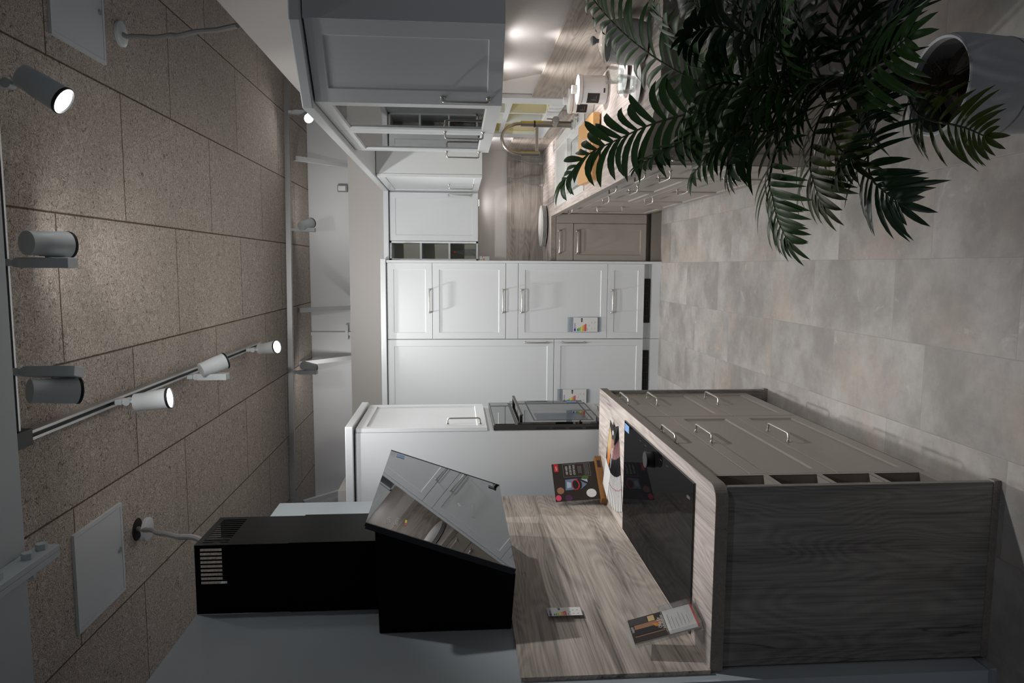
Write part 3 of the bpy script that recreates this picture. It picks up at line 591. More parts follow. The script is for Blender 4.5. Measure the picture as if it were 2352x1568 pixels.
base(4.002, 4.600, 'beige sink base cabinet with two deep fronts', [('front_panel', 4.002, 4.6, .738, .836, None), ('drawer', 4.002, 4.6, .482, .735, hmid(4.0, 4.6, .242)), ('drawer', 4.002, 4.6, .127, .479, hmid(4.0, 4.6, .335))], True)
base(4.602, 5.560, 'beige base cabinet with doors and top drawer in the inner corner', [('drawer', 4.602, 5.56, .738, .836, hmid(4.6, 5.56, .078)), ('door', 4.602, 5.03, .127, .735, ('v', .060, .43)), ('door', 5.032, 5.56, .127, .735, None)], True)
t = thing('end_base_cabinet', (.7, 2.8, 0), 'beige angled end base cabinet right behind the potted palm', 'base cabinet')
part('carcass', MB().prism([(.432, 2.896), (.680, 2.676), (.983, 2.672), (.983, 2.896)], .125, W0-.001), M['beigedark'], t)
part('end_panel', MB().box(.672, .983, 2.652, 2.671, .0, W0-.001), M['beige'], t)
du = Vector((.672-.416, 2.660-2.886, 0)); U = du.length; du.normalize(); dw = du.cross(Z)
front(t, 'door', None, 0, 0, 0, .127, .836, M['beige'], ('v', .035, .55), fr=.05, F=frame((.416, 2.886, .127), du, Z, dw), U=U)
part('plinth', MB().prism([(.466, 2.896), (.700, 2.690), (.983, 2.690), (.983, 2.896)], 0, .124), M['beigedark'], t)
t = thing('corner_base_cabinet', (.2, 5.9, 0), 'narrow beige base cabinet with drawer and door next to the tall fridge cupboard', 'base cabinet')
part('carcass', MB().box(.048, .983, 5.622, 6.18, .125, W0-.001), M['beigedark'], t)
front(t, 'drawer', 'Y-', 5.600, .049, .338, .708, .838, M['beige'], ('h', .144, .112), flat=True)
front(t, 'door', 'Y-', 5.600, .049, .338, .124, .703, M['beige'], ('h', .144, .553), fr=.045)
part('filler_strip', MB().box(.341, .412, 5.600, 5.618, .124, .838), M['beige'], t)
part('plinth', MB().box(.048, .46, 5.612, 5.63, 0, .080).box(.048, .46, 5.655, 5.67, .07, .124), M['beigedark'], t)
# L-shaped worktop with the sink cut-out
wt = thing('worktop', (.68, 4.4, W0), 'light grey oak L-shaped worktop along the right and back walls', 'worktop')
SX0, SX1, SY0, SY1 = .470, .862, 4.215, 4.830
mb = MB().grid([.394, SX0, SX1, .969], [2.889, SY0, SY1, 5.620, 6.180], lambda i, j: i == 1 and j == 1, W0, W1)
part('long_leg', mb, M['wy'], wt)
part('angled_end', MB().prism([(.394, 2.889), (.669, 2.633), (.83, 2.628), (.969, 2.628), (.969, 2.889)], W0, W1), M['wy'], wt)
part('short_leg', MB().box(.050, .394, 5.620, 6.180, W0, W1), M['wxt'], wt)
part('edge_band', MB().box(.3925, .394, 2.889, 5.620, W0, W1-.001).box(.050, .3925, 5.6185, 5.620, W0, W1-.001).add([(.394, 2.8885, W0), (.669, 2.6325, W0), (.669, 2.6325, W1-.001), (.394, 2.8885, W1-.001), (.394, 2.887, W0), (.669, 2.631, W0), (.669, 2.631, W1-.001), (.394, 2.887, W1-.001)], [(4, 5, 6, 7), (3, 2, 1, 0), (0, 1, 5, 4), (7, 6, 2, 3), (0, 4, 7, 3), (1, 2, 6, 5)]).box(.669, .969, 2.6265, 2.628, W0, W1-.001), M['wedge'], wt)
# splashback boards
def splash(mb, m_, loc, lb): single('splashback', mb, m_, loc, lb, 'splashback', 'grey oak splashback boards')
splash(MB().box(.970, .984, 2.63, 4.198, W1+.0005, 1.188), M['wy2'], (.975, 3.4, W1), 'grey oak splashback on the right wall behind cups and canisters')
splash(MB().box(.970, .984, 4.200, 5.450, W1+.0005, .970), M['wy2'], (.975, 4.8, W1), 'low grey oak splashback strip under the muntin window')
splash(MB().box(.970, .984, 5.452, 6.184, W1+.0005, 1.188), M['wy2'], (.975, 5.8, W1), 'grey oak splashback between window and room corner')
splash(MB().box(.047, .969, 6.184, 6.199, W1+.0005, 1.190), M['wx'], (.5, 6.19, W1), 'grey oak splashback on the back wall behind plates and carafes')
# sink
t = thing('kitchen_sink', (.66, 4.77, W1), 'white ceramic sink with drainer set into the right worktop', 'sink')
mb = MB().grid([.440, SX0+.012, SX1-.012, .925], [4.180, SY0+.012, SY1-.012, 5.365], lambda i, j: i == 1 and j == 1, W1+.0005, W1+.008); part('rim', mb, M['ceramic'], t, .003)
a, b, c, d = SX0+.012, SX1-.012, SY0+.012, SY1-.012; zb = .690
bm_ = MB().add([(a, c, W1+.006), (b, c, W1+.006), (b, d, W1+.006), (a, d, W1+.006), (a+.02, c+.02, zb), (b-.02, c+.02, zb), (b-.02, d-.02, zb), (a+.02, d-.02, zb)], [(0, 1, 5, 4), (1, 2, 6, 5), (2, 3, 7, 6), (3, 0, 4, 7), (4, 5, 6, 7)]); part('basin', bm_, M['ceramic'], t)
part('drainer_edge', MB().grid([.452, .462, .850, .860], [4.86, 4.87, 5.343, 5.353], lambda i, j: i == 1 and j == 1, W1+.008, W1+.012), M['ceramic'], t, .002)
part('plug_hole', MB().lathe([(0, .002), (.035, .002), (.042, .0005)], (.67, 4.5, zb), 24), M['chrome'], t)
part('control_knob', MB().lathe([(.028, 0), (.028, .006), (.018, .008), (.018, .024), (0, .026)], (.893, 4.36, W1+.008), 24), M['chrome'], t)
t = thing('dish_rack', (.67, 4.52, .80), 'steel wire rack hanging inside the white sink basin', 'dish rack')
mb = MB()
for k in range(13): yy = c+.035+k*(d-c-.07)/12; mb.tube([(a+.03, yy, .862), (a+.035, yy, .765), (b-.035, yy, .765), (b-.03, yy, .862)], .002, 6)
for k in range(4): xx = a+.05+k*(b-a-.1)/3; mb.tube([(xx, c+.035, .765), (xx, d-.035, .765)], .002, 6)
part('wires', mb, M['chrome'], t)
part('rail', MB().tube([(a+.03, c+.03, .862), (b-.03, c+.03, .862), (b-.03, d-.03, .862), (a+.03, d-.03, .862), (a+.03, c+.03, .862)], .003, 6), M['chrome'], t)
# mixer tap
tx, ty, tz = .893, 4.58, W1+.0085
t = thing('kitchen_tap', (tx, ty, tz), 'tall brushed steel mixer tap with arched spout and holding arm behind the sink', 'tap')
part('base_ring', MB().cyl((tx, ty, tz), (tx, ty, tz+.012), .031), M['chrome'], t)
part('body', MB().cyl((tx, ty, tz+.012), (tx, ty, 1.128), .020, n=24), M['taps'], t)
part('collar', MB().cyl((tx, ty, 1.126), (tx, ty, 1.136), .021), M['blackplastic'], t)
part('upper_sleeve', MB().cyl((tx, ty, 1.136), (tx, ty, 1.218), .017, n=24), M['taps'], t)
xc, rr = (tx+.708)/2, (tx-.708)/2
part('arched_spout', MB().tube([(tx, ty, 1.216)] + [(xc+rr*math.cos(PI*k/18), ty, 1.218+.118*math.sin(PI*k/18)) for k in range(19)] + [(.708, ty, 1.216)], .0105, 14), M['taps'], t)
part('spray_head', MB().tube([(.708, ty, 1.218), (.708, ty, 1.125), (.708, ty, 1.098), (.708, ty, 1.096)], [.0155, .016, .017, .014], 20), M['taps'], t)
part('holding_arm', MB().box(.700, tx, ty-.007, ty+.007, 1.106, 1.124), M['taps'], t, .003)
lv = part('lever_valve', MB().cyl((tx, ty, 1.003), (tx+.02, ty-.055, 1.003), .022, n=24), M['taps'], t); part('lever', MB().tube([(tx+.02, ty-.050, 1.010), (tx+.022, ty-.058, 1.06)], [.006, .004], 10), M['taps'], lv)
# chopping board with price slip
t = thing('chopping_board', (.63, 3.92, W1), 'beech chopping board with finger hole lying across the near end of the sink', 'chopping board')
mb = MB().prism([(.448, 3.66), (.80, 3.66), (.80, 4.24), (.47, 4.175)][:0] or [(.448, 3.70), (.788, 3.70), (.79, 4.135), (.466, 4.135)], W1+.009, W1+.046); part('board', mb, M['orangewood'], t, .004)
part('foot', MB().box(.47, .49, 3.72, 4.11, W1+.0005, W1+.009), M['orangewood'], t); part('foot', MB().box(.75, .77, 3.72, 4.11, W1+.0005, W1+.009), M['orangewood'], t)
part('finger_hole', MB().box(.56, .70, 3.735, 3.765, W1+.0462, W1+.0466), M['standwood'], t)
F = frame((.60, 3.79, W1+.047), Vector((.83, .2, 0)).normalized(), Vector((-.15, .6, .6)).normalized(), Vector((.0, -.7, .7)).normalized())
t = thing('price_slip', (.60, 3.79, W1+.047), 'folded white paper slip standing on the chopping board', 'price slip')
part('paper_leaf', MB(F).box(0, .075, 0, .042, 0, .0005), M['paper'], t); pm = MB(F)
for k in range(3): pm.box(.008+k*.02, .020+k*.02, .012, .024, .0006, .0009)
part('printed_lines', pm, M['print_grey'], t)

# ceramics, glass
def canister(x, y, lb, r, h):
    t = thing('storage_canister', (x, y, W1), lb, 'canister', 'white ceramic canisters with slate labels')
    part('jar', MB().lathe([(0, .0005), (r-.004, .0005), (r, .005), (r, h-.006), (r-.003, h-.001), (r-.003, h)], (x, y, W1), 48), M['ceramic'], t)
    l = part('lid', MB().lathe([(r+.002, h), (r+.004, h+.004), (r+.002, h+.016), (r*.5, h+.020), (.022, h+.021), (.020, h+.030), (.022, h+.040), (.020, h+.045), (0, h+.046)], (x, y, W1), 48), M['ceramic'], t)
    part('lid_seal', MB().lathe([(r-.002, h-.0005), (r+.0005, h-.0005), (r+.0005, h+.0005)], (x, y, W1), 48), M['grey'], t)
    def curved(a0, a1, z0, z1, rr):
        n = 8; vs = []; 
        for k in range(n+1):
            a_ = a0+(a1-a0)*k/n
            for z in (z0, z1): vs.append((x+rr*math.cos(a_), y+rr*math.sin(a_), W1+z))
        return vs, [(2*k, 2*k+2, 2*k+3, 2*k+1) for k in range(n)]
    ac = math.radians(-120)-.35; mb = MB(); mb.add(*curved(ac-.48, ac+.42, h*.33, h*.80, r+.0006)); part('slate_label', mb, M['slate'], t)
    mb = MB(); mb.add(*curved(ac-.22, ac+.25, h*.45, h*.46, r+.0010)); mb.add(*curved(ac-.20, ac+.16, h*.54, h*.545, r+.0010)); mb.add(*curved(ac-.12, ac-.09, h*.48, h*.64, r+.0010)); part('chalk_marks', mb, M['chalk'], t)
    mb = MB()
    for k in (-1, 0, 1):
        a_ = ac+.62+k*.10; c_ = Vector((x+r*math.cos(a_), y+r*math.sin(a_), W1+h*.17)); nn = Vector((math.cos(a_), math.sin(a_), 0)); mb.cyl(c_, c_+nn*.0008, .0042, n=14)
    part('dots', mb, M['print_black'], t)
canister(.872, 3.60, 'white lidded canister with slate label, the nearer one', .068, .128)
canister(.895, 3.95, 'white lidded canister with slate label, the one nearer the tap', .063, .118)
def cup(x, y, lb, rot, rs):
    t = thing('glass_cup', (x, y, W1), lb, 'cup', 'clear glass cups on white saucers')
    part('bowl', MB().lathe([(0, .020), (.026, .020), (.032, .024), (.037, .055), (.039, .088), (.0375, .088), (.035, .055), (.030, .028), (0, .025)], (x, y, W1), 32), M['glass'], t)
    part('handle', MB().tube([(x+.037*math.cos(rot), y+.037*math.sin(rot), W1+.075), (x+.060*math.cos(rot), y+.060*math.sin(rot), W1+.072), (x+.062*math.cos(rot), y+.062*math.sin(rot), W1+.05), (x+.036*math.cos(rot), y+.036*math.sin(rot), W1+.042)], .004, 8), M['glass'], t)
def saucer(x, y, lb, r):
    single('saucer', MB().lathe([(0, .008), (.03, .006), (.032, .0005), (.036, .0005), (.05, .008), (r, .018), (r, .020), (.05, .012), (.03, .011), (0, .011)], (x, y, W1), 40), M['ceramic'], (x, y, W1), lb, 'saucer', 'white saucers under the glass cups')
cup(.735, 2.93, 'clear glass cup with handle nearer the worktop edge', 3.9, 0); saucer(.735, 2.93, 'white saucer under the glass cup nearer the worktop edge', .090)
cup(.83, 3.16, 'clear glass cup with handle nearer the splashback', 3.9, 0); saucer(.83, 3.16, 'white saucer under the glass cup nearer the splashback', .088)
t = thing('tea_jar', (.875, 2.85, W1), 'big grey glass jar with domed lid behind the palm leaves', 'jar')
part('vessel', MB().lathe([(0, .002), (.055, .002), (.075, .010), (.085, .045), (.086, .09), (.080, .135), (.076, .150), (.073, .150), (.078, .13), (.083, .09), (.082, .046), (.070, .014), (0, .008)], (.875, 2.85, W1), 40), M['softgrey'], t)
l = part('domed_lid', MB().lathe([(.083, .150), (.084, .156), (.070, .166), (.045, .182), (.015, .190), (0, .191)], (.875, 2.85, W1), 40), M['glass'], t)
part('knob', MB().lathe([(.008, .188), (.008, .196), (.017, .206), (.018, .214), (.010, .222), (0, .223)], (.875, 2.85, W1), 24), M['softgrey'], l)
def carafe(x, y, lb):
    t = thing('glass_carafe', (x, y, W1), lb, 'carafe', 'clear glass carafes in the corner')
    part('glass_body', MB().lathe([(0, .001), (.046, .001), (.052, .008), (.053, .05), (.050, .12), (.040, .160), (.022, .195), (.015, .225), (.014, .265), (.019, .282)], (x, y, W1), 32), M['glass'], t)
    part('glass_stopper', MB().lathe([(.012, .262), (.013, .28), (.022, .286), (.022, .308), (.018, .312), (0, .312)], (x, y, W1), 16), M['glass'], t)
carafe(.900, 6.08, 'clear glass carafe closer to the right wall'); carafe(.725, 6.10, 'clear glass carafe closer to the plates')
pl = MB()
def plate(k, lb):
    z = W1+.0005+k*.0095; x, y = .335, 5.93
    single('dinner_plate', MB().lathe([(0, .002), (.085, .001), (.09, .0), (.10, .001), (.160, .012), (.168, .014), (.168, .0165), (.160, .0155), (.10, .006), (0, .006)], (x, y, z), 56), M['ceramic'], (x, y, z), lb, 'plate', 'stack of white plates')
for k, lb in enumerate(('bottom plate of the white stack on the back worktop', 'second white plate from the bottom of the stack', 'second white plate from the top of the stack', 'top plate of the white stack on the back worktop')): plate(k, lb)
t = thing('acrylic_sign_holder', (.93, 5.52, W1), 'clear acrylic sign holder standing beyond the sink by the right wall', 'sign holder')
part('upright_sheet', MB().box(.915, .918, 5.46, 5.56, W1+.004, W1+.21), M['acrylic'], t); part('foot', MB().box(.87, .95, 5.46, 5.56, W1+.0005, W1+.0035), M['acrylic'], t)

# ------------------------------------------------------------------ hob counter on the left
IX = -.649
def island_unit(y0, y1, lb, uh):
    t = thing('drawer_cabinet', (-.92, (y0+y1)/2, 0), lb, 'base cabinet', 'cashmere drawer cabinets under the hob counter')
    part('carcass', MB().box(-1.19, IX-.021, y0, y1, .125, W0-.001), M['beigedark'], t)
    U = y1-y0-.003
    front(t, 'drawer', 'X+', IX, y0+.0015, y1-.0015, .704, .840, M['beige'], ('h', uh, .112), flat=True)
    front(t, 'drawer', 'X+', IX, y0+.0015, y1-.0015, .416, .700, M['beige'], ('h', uh, .262), fr=.05)
    front(t, 'drawer', 'X+', IX, y0+.0015, y1-.0015, .120, .412, M['beige'], ('h', uh, .262), fr=.05)
    part('plinth', MB().box(-1.19, -.70, y0, y1, 0, .12), M['wedge'], t)
    return t
island_unit(2.135, 3.006, 'wide beige three-drawer cabinet under the hob, nearer one', .49)
far_unit = island_unit(3.009, 3.570, 'narrower beige three-drawer cabinet under the hob counter, farther one', .34)
t = thing('bottle_shelf', (-.92, 2.06, 0), 'narrow open beige bottle shelf with four niches at the near end of the hob counter', 'shelf unit')
mb = MB().box(-1.19, -.96, 1.985, 2.132, .12, W0-.001).box(-.96, IX, 1.985, 1.999, .12, W0-.001).box(-.96, IX, 2.118, 2.132, .12, W0-.001).box(-.96, IX, 1.999, 2.118, W0-.016, W0-.001).box(-.96, IX, 1.999, 2.118, .12, .150)
part('carcass', mb, M['beigedark'], t)
for z in (.318, .490, .664): part('niche_shelf', MB().box(-.96, IX, 1.999, 2.118, z-.016, z), M['beige'], t)
part('face_frame', MB(face_frame('X+', IX, 1.985, 2.132, .12)).grid([0, .014, .133, .147], [0, .03, .182, .198, .354, .370, .528, .544, .706, .722], lambda i, j: i == 1 and j in (1, 3, 5, 7), -.001, .001), M['beige'], t)
part('plinth', MB().box(-1.19, -.70, 1.985, 2.132, 0, .12), M['wedge'], t)
def end_panel(t, y0, y1):
    e_ = part('end_panel', MB().box(-1.185, -.634, y0, y1, .022, W0-.001), M['wz'], t, .001, 'grey oak end panel, colour darkened for shade'); part('foot_strip', MB().box(-1.185, -.630, y0-.003, y1+.001, 0, .022), M['wedge'], e_)
end_panel(t, 1.962, 1.983); end_panel(far_unit, 3.575, 3.596)
t = thing('worktop', (-.91, 2.8, W0), 'light grey oak worktop of the hob counter with rounded front corner', 'worktop')
rad = .045; poly = [(-1.190, 1.945), (-.629-rad, 1.945)] + [(-.629-rad+rad*math.sin(PI/2*k/8), 1.945+rad-rad*math.cos(PI/2*k/8)) for k in range(1, 9)] + [(-.629, 3.622), (-1.190, 3.622)]
part('slab', MB().prism(poly, W0, W1), M['wy'], t)
e = MB(); pp = poly[:10] + [(-.629, 3.622)]
for q, s_ in zip(pp, pp[1:]):
    n_ = Vector((s_[1]-q[1], q[0]-s_[0], 0)).normalized()*.0012
    e.add([(q[0], q[1], W0), (s_[0], s_[1], W0), (s_[0], s_[1], W1-.001), (q[0], q[1], W1-.001), (q[0]+n_.x, q[1]+n_.y, W0), (s_[0]+n_.x, s_[1]+n_.y, W0), (s_[0]+n_.x, s_[1]+n_.y, W1-.001), (q[0]+n_.x, q[1]+n_.y, W1-.001)], [(4, 5, 6, 7), (0, 4, 7, 3), (1, 2, 6, 5), (7, 6, 2, 3), (0, 1, 5, 4)])
part('edge_band', e, M['wedge'], t)
splash(MB().box(-1.1915, -1.1785, 1.935, 3.568, W1+.0005, 1.442), M['wyl'], (-1.185, 2.8, W1), 'tall grey oak wall board behind the hob')
# hob
t = thing('induction_hob', (-.92, 2.58, W1), 'black glass induction hob with round knob set on the left worktop', 'hob')
part('glass_top', MB().box(-1.165, -.672, 2.118, 3.042, W1+.0005, W1+.006), M['blackglass'], t, .0015)
kx, ky = -.722, 2.585
part('knob', MB().lathe([(.030, .006), (.031, .010), (.028, .022), (.031, .034), (.030, .036), (0, .036)], (kx, ky, W1+.0005), 36), M['blackplastic'], t)
part('front_trim', MB().box(-.6725, -.6705, 2.118, 3.042, W1+.0005, W1+.0065), M['ovenframe'], t)
mb = MB(); 
for yy in (2.40, 2.48, 2.69, 2.77): mb.box(-.6965, -.6945, yy-.012, yy+.012, W1+.0061, W1+.0062)
part('touch_marks', mb, M['ovenframe'], t)
part('logo', text_mb(MB(), 'NEFF', .015, frame((-.725, 2.150, W1+.0061), Y, -X, Z), depth=.0001), M['print_grey'], t)
single('hob_sticker', MB().box(-.712, -.680, 2.955, 3.030, W1+.0065, W1+.0069), M['tag'], (-.70, 2.99, W1+.0065), 'blue and white sticker on the far front corner of the hob', 'sticker')

# hood
t = thing('cooker_hood', (-1.0, 2.6, 1.45), 'black slanted cooker hood with dark mirror glass and tall chimney on the left wall', 'cooker hood')
CH = lambda e, z0, z1, y0, y1, x1: MB().box(-1.190, x1-e, y0+e, y1-e, z0, z1)
part('lower_chimney', CH(0, 1.80, 2.20, 2.405, 2.685, -.943), M['blackmetal'], t, .001)
# upper chimney: open sleeve with real vent slots on the front and near sides
e = .003; x0, x1, y0, y1, zc0, zc1 = -1.190, -.946, 2.408, 2.682, 2.20, 2.514
def slotted(F, U, V, slots):
    us = sorted(set([0, U]+[q for s_ in slots for q in s_[:2]])); vs = sorted(set([0, V]+[q for s_ in slots for q in s_[2:]]))
    hole = lambda i, j: any(s_[0] <= (us[i]+us[i+1])/2 <= s_[1] and s_[2] <= (vs[j]+vs[j+1])/2 <= s_[3] for s_ in slots)
    return MB(F).grid(us, vs, hole, -.002, 0)
U1, V1 = x1-x0, zc1-zc0
near_slots = [(U1-.012-k*.0145-.0095, U1-.012-k*.0145, V1-.105, V1-.018) for k in range(9)]
front_slots = [(.018+k*.020, .018+k*.020+.010, V1-.105, V1-.020) for k in range(12)]
uc = part('upper_chimney', slotted(frame((x0, y0, zc0), X, Z, -Y), U1, V1, near_slots), M['blackmetal'], t)
part('chimney_front', slotted(frame((x1, y0, zc0), Y, Z, X), y1-y0, V1, front_slots), M['blackmetal'], uc)
part('chimney_far_side', MB().box(x0, x1, y1-.002, y1, zc0, zc1), M['blackmetal'], uc)
P0, P1 = Vector((-.803, 0, 1.912)), Vector((-.970, 0, 1.436)); vv = (P0-P1); LV = vv.length; vv.normalize(); nn = Y.cross(vv)
Fg = frame((P1.x, 2.203, P1.z), Y, vv, nn)
part('body', MB(frame((0, 2.238, 0), X, Z, -Y)).prism([(-1.190, 1.448), (-1.004, 1.434), (-.838, 1.888), (-1.190, 1.878)], -.805, 0), M['blackmetal'], t, .001)
part('glass_backing', MB(Fg).box(.004, .886, .004, LV-.004, -.022, -.006), M['blackplastic'], t)
gp = part('mirror_glass', MB(Fg).box(0, .890, 0, LV, -.006, .0), M['mirrorglass'], t, .0008, 'dark mirror glass front')
part('glass_trim', MB(Fg).box(.886, .893, 0, LV, -.012, .0012), M['blackplastic'], t); part('glass_trim', MB(Fg).box(-.003, .003, 0, LV, -.012, .0004), M['blackplastic'], t)
part('touch_slot', MB(Fg).grid([.36, .3606, .515, .5156], [.130, .1306, .143, .1436], lambda i, j: i == 1 and j == 1, .0003, .0006), M['print_grey'], t)
part('flag_mark', MB(Fg).box(.10, .125, LV-.128, .0004+LV-.122, .0003, .0005), M['e3'], t); part('flag_mark', MB(Fg).box(.072, .10, LV-.128, LV-.122, .0003, .0005), M['print_red'], t)
part('hook', MB(Fg).box(.80, .83, .03, .055, .0003, .002), M['blackplastic'], t)
part('logo', text_mb(MB(), 'NEFF', .017, Fg @ Matrix.Translation((.43, .185, .0003))), M['paper'], t)
part('origin_mark', text_mb(text_mb(MB(), 'Made in', .020, Fg @ Matrix.Translation((.045, LV-.075, .0003))), 'Germany', .020, Fg @ Matrix.Translation((.045, LV-.100, .0003))), M['paper'], t)
single('hood_sticker', MB(Fg).box(.815, .868, LV-.065, LV-.030, .0005, .0009), M['tag'], (-.82, 3.04, 1.88), 'small blue and white sticker on the upper far corner of the hood glass', 'sticker')
energy_label(frame((-1.168, 2.268, 1.203), Vector((0, .985, 0)).normalized(), Z, X), .060, .116, 'D', 'energy label hanging on clear film over the oak wall board under the hood', film=False)
# brochures and signs on the hob counter
t = thing('advert_sign', (-1.10, 3.42, W1), 'dark brown advert card standing in a wooden foot by the wall board', 'sign')
a_, b_ = Vector((-.99, 3.585, W1)), Vector((-1.150, 3.375, W1)); du = (a_-b_); LU = du.length; du.normalize(); dn = du.cross(Z)
Fs = frame(b_, du, Z, dn)
part('wooden_foot', MB(Fs).box(0, LU, .0005, .034, -.022, .022), M['standwood'], t, .003)
part('foot_plate', MB(Fs).box(LU-.075, LU-.03, .008, .026, .0222, .0226), M['print_dark'], t)
cw, chh = .228, .232; tilt = Vector((dn.x*-.10, dn.y*-.10, 1)).normalized(); Fc = frame(b_+du*.018+Z*.024, du, tilt, du.cross(tilt))
card = part('card', MB(Fc).box(0, cw, 0, chh, -.003, 0), [M['print_dark']], t)
def cardpart(nm, mb, m_): return part(nm, mb, m_, card)
G = Fc @ Matrix.Translation((0, 0, .0004)); g = lambda: MB(G)
mb = g().box(cw*.78, cw*.99, chh*.86, chh*.955, 0, .0003); cardpart('red_logo_field', mb, M['print_red'])
cardpart('logo', text_mb(MB(), 'NEFF', .013, G @ Matrix.Translation((cw*.805, chh*.885, .0005))), M['paper'])
mb = MB()
for k, s_ in enumerate(('HIER HABEN', 'SIE DEN DREH', 'SOFORT RAUS')): text_mb(mb, s_, .0155, G @ Matrix.Translation((cw*.80, chh*(.66-k*.082), 0)), 'CENTER', .62)
cardpart('headline', mb, M['paper'])
mb = g()
for k in range(3): mb.box(cw*(.70), cw*(.90), chh*(.42-k*.03), chh*(.427-k*.03), 0, .0002)
for k in range(5): mb.box(cw*.64, cw*.95, chh*(.285-k*.022), chh*(.289-k*.022), 0, .0002)
mb.grid([cw*.615, cw*.62, cw*.965, cw*.97], [chh*.16, chh*.164, chh*.755, chh*.759], lambda i, j: i == 1 and j == 1, 0, .0002); cardpart('fine_print', mb, M['print_grey'])
cardpart('cloth_picture', g().prism([(cw*.27, chh*.76), (cw*.55, chh*.74), (cw*.56, chh*.50), (cw*.40, chh*.28), (cw*.28, chh*.42)], 0, .0002), M['print_blue'])
cardpart('cloth_highlight', g().prism([(cw*.32, chh*.72), (cw*.50, chh*.71), (cw*.46, chh*.62), (cw*.34, chh*.63)], .0002, .0003).prism([(cw*.54, chh*.40), (cw*.56, chh*.26), (cw*.45, chh*.26)], .0002, .0003), M['print_lightblue'])
def disc(cx, cy, rx, ry, z=.0003, n=28): return MB(G).prism([(cw*cx+rx*math.cos(2*PI*k/n), chh*cy+ry*math.sin(2*PI*k/n)) for k in range(n)], z, z+.0002)
cardpart('dial_ring', disc(.40, .525, .031, .020), M['print_red']); cardpart('dial_face', disc(.40, .53, .026, .015, .0006), M['print_black']); cardpart('dial_body', disc(.40, .475, .030, .020, .00025), M['print_black'])
cardpart('beet_slice', disc(.085, .93, .017, .014), M['print_pink']); cardpart('onion_slice', disc(.07, .71, .019, .018), M['print_purple']); cardpart('bulb', disc(.27, .87, .020, .018), M['print_copper']); cardpart('herb_leaf', disc(.58, .30, .012, .018), M['print_green']); cardpart('white_badge', disc(.155, .215, .025, .025), M['paper'])
# fan of brochures
for k in range(10):
    th = math.radians(-17 + k*4.4); z = W1+.0008+k*.0014
    u = Vector((-math.cos(th), math.sin(th), 0)); v = Z.cross(u); first = k == 9
    Fb = frame(Vector((-.757, 3.235, z)) - u*.012 - v*.062, u, v, Z)      # u runs from the photo end to the white end; +v points towards the camera
    lb = 'topmost cookery brochure of the fan lying beside the hob, its dish photo in full view' if first else ('lowest brochure of the fan, right beside the hob glass' if k == 0 else '%s brochure of the fan counted from the hob side, white edge showing' % ('second', 'third', 'fourth', 'fifth', 'sixth', 'seventh', 'eighth', 'ninth')[k-1])
    t = thing('brochure', tuple(Vector((-.90, 3.22, z))), lb, 'brochure', 'fan of cookery brochures on the hob counter')
    part('cover', MB(Fb).box(0, .225, 0, .124, 0, .0011), M['print_black'], t); part('white_end', MB(Fb).box(.225, .385, 0, .124, 0, .0011), M['paper'], t)
    part('edge_print', MB(Fb).box(.06, .14, .060, .1238, .0011, .0012), M['print_rose'], t); part('red_mark', MB(Fb).box(.285, .292, .112, .120, .0011, .0012), M['print_red'], t)
    part('spine_line', MB(Fb).box(.225, .385, .1215, .1242, .0002, .00125), M['print_black'], t)
    if first:
        part('dish_photo', MB(Fb).prism([(.03, .008), (.14, .004), (.20, .03), (.18, .075), (.05, .06)], .0013, .0014), M['print_tan'], t); part('sauce_photo', MB(Fb).prism([(.13, .03), (.215, .025), (.22, .07), (.16, .08)], .0015, .0016), M['print_orange'], t)
        part('corner_badge', MB(Fb).prism([(.022+.012*math.cos(2*PI*q/20), .075+.012*math.sin(2*PI*q/20)) for q in range(20)], .0015, .0016), M['paper'], t); part('salmon_photo', MB(Fb).box(.045, .11, .085, .115, .0015, .0016), M['print_copper'], t)
        mbt = MB(Fb); rr_ = random.Random(2)
        for q in range(22): mbt.box(.09+q*.0055, .093+q*.0055, .098, .098+rr_.uniform(.006, .011), .0017, .0018)
        for q in range(16): mbt.box(.10+q*.0055, .103+q*.0055, .088, .088+rr_.uniform(.004, .007), .0017, .0018)
        part('title_lines', mbt, M['paper'], t)
# acrylic brochure stand with leaflet
t = thing('leaflet_stand', (-1.09, 2.05, W1), 'clear acrylic leaflet stand at the near wall corner of the hob counter', 'leaflet stand')
a_ = Vector((-1.088, 1.996, W1+.022)); du = Vector((.25, .968, 0)).normalized(); dn = du.cross(Z); tl = (Z*.957 - dn*.29).normalized(); Fl = frame(a_, du, tl, du.cross(tl)); LW = .108
part('back_sheet', MB(Fl).box(0, LW, -.02, .205, -.003, 0), M['acrylic'], t)
part('pocket_front', MB(Fl).box(0, LW, -.02, .090, .026, .029).box(0, LW, -.02, -.017, 0, .026).box(0, .003, -.02, .09, 0, .026).box(LW-.003, LW, -.02, .09, 0, .026), M['acrylic'], t)
part('prop_leg', MB(frame((a_.x, a_.y, W1+.0005), -dn, Z, du)).prism([(.006, .030), (.009, .030), (.055, 0), (.051, 0)], 0, LW), M['acrylic'], t)
part('foot', MB(frame((a_.x, a_.y, W1+.0005), -dn, Z, du)).box(-.028, .053, 0, .003, 0, LW), M['acrylic'], t)
t = thing('leaflet', tuple(a_), 'dark oven leaflet with white lower part, held in the clear acrylic stand', 'leaflet')
Gl = Fl @ Matrix.Translation((.005, -.012, .004)); lw = LW-.010; lh = .205
part('sheet', MB(Gl).box(0, lw, 0, lh, 0, .006), M['paper'], t); Hl = Gl @ Matrix.Translation((0, 0, .0062))
part('photo_field', MB(Hl).box(0, lw, lh*.46, lh, 0, .0002), M['print_dark'], t); K = Hl @ Matrix.Translation((0, 0, .0003))
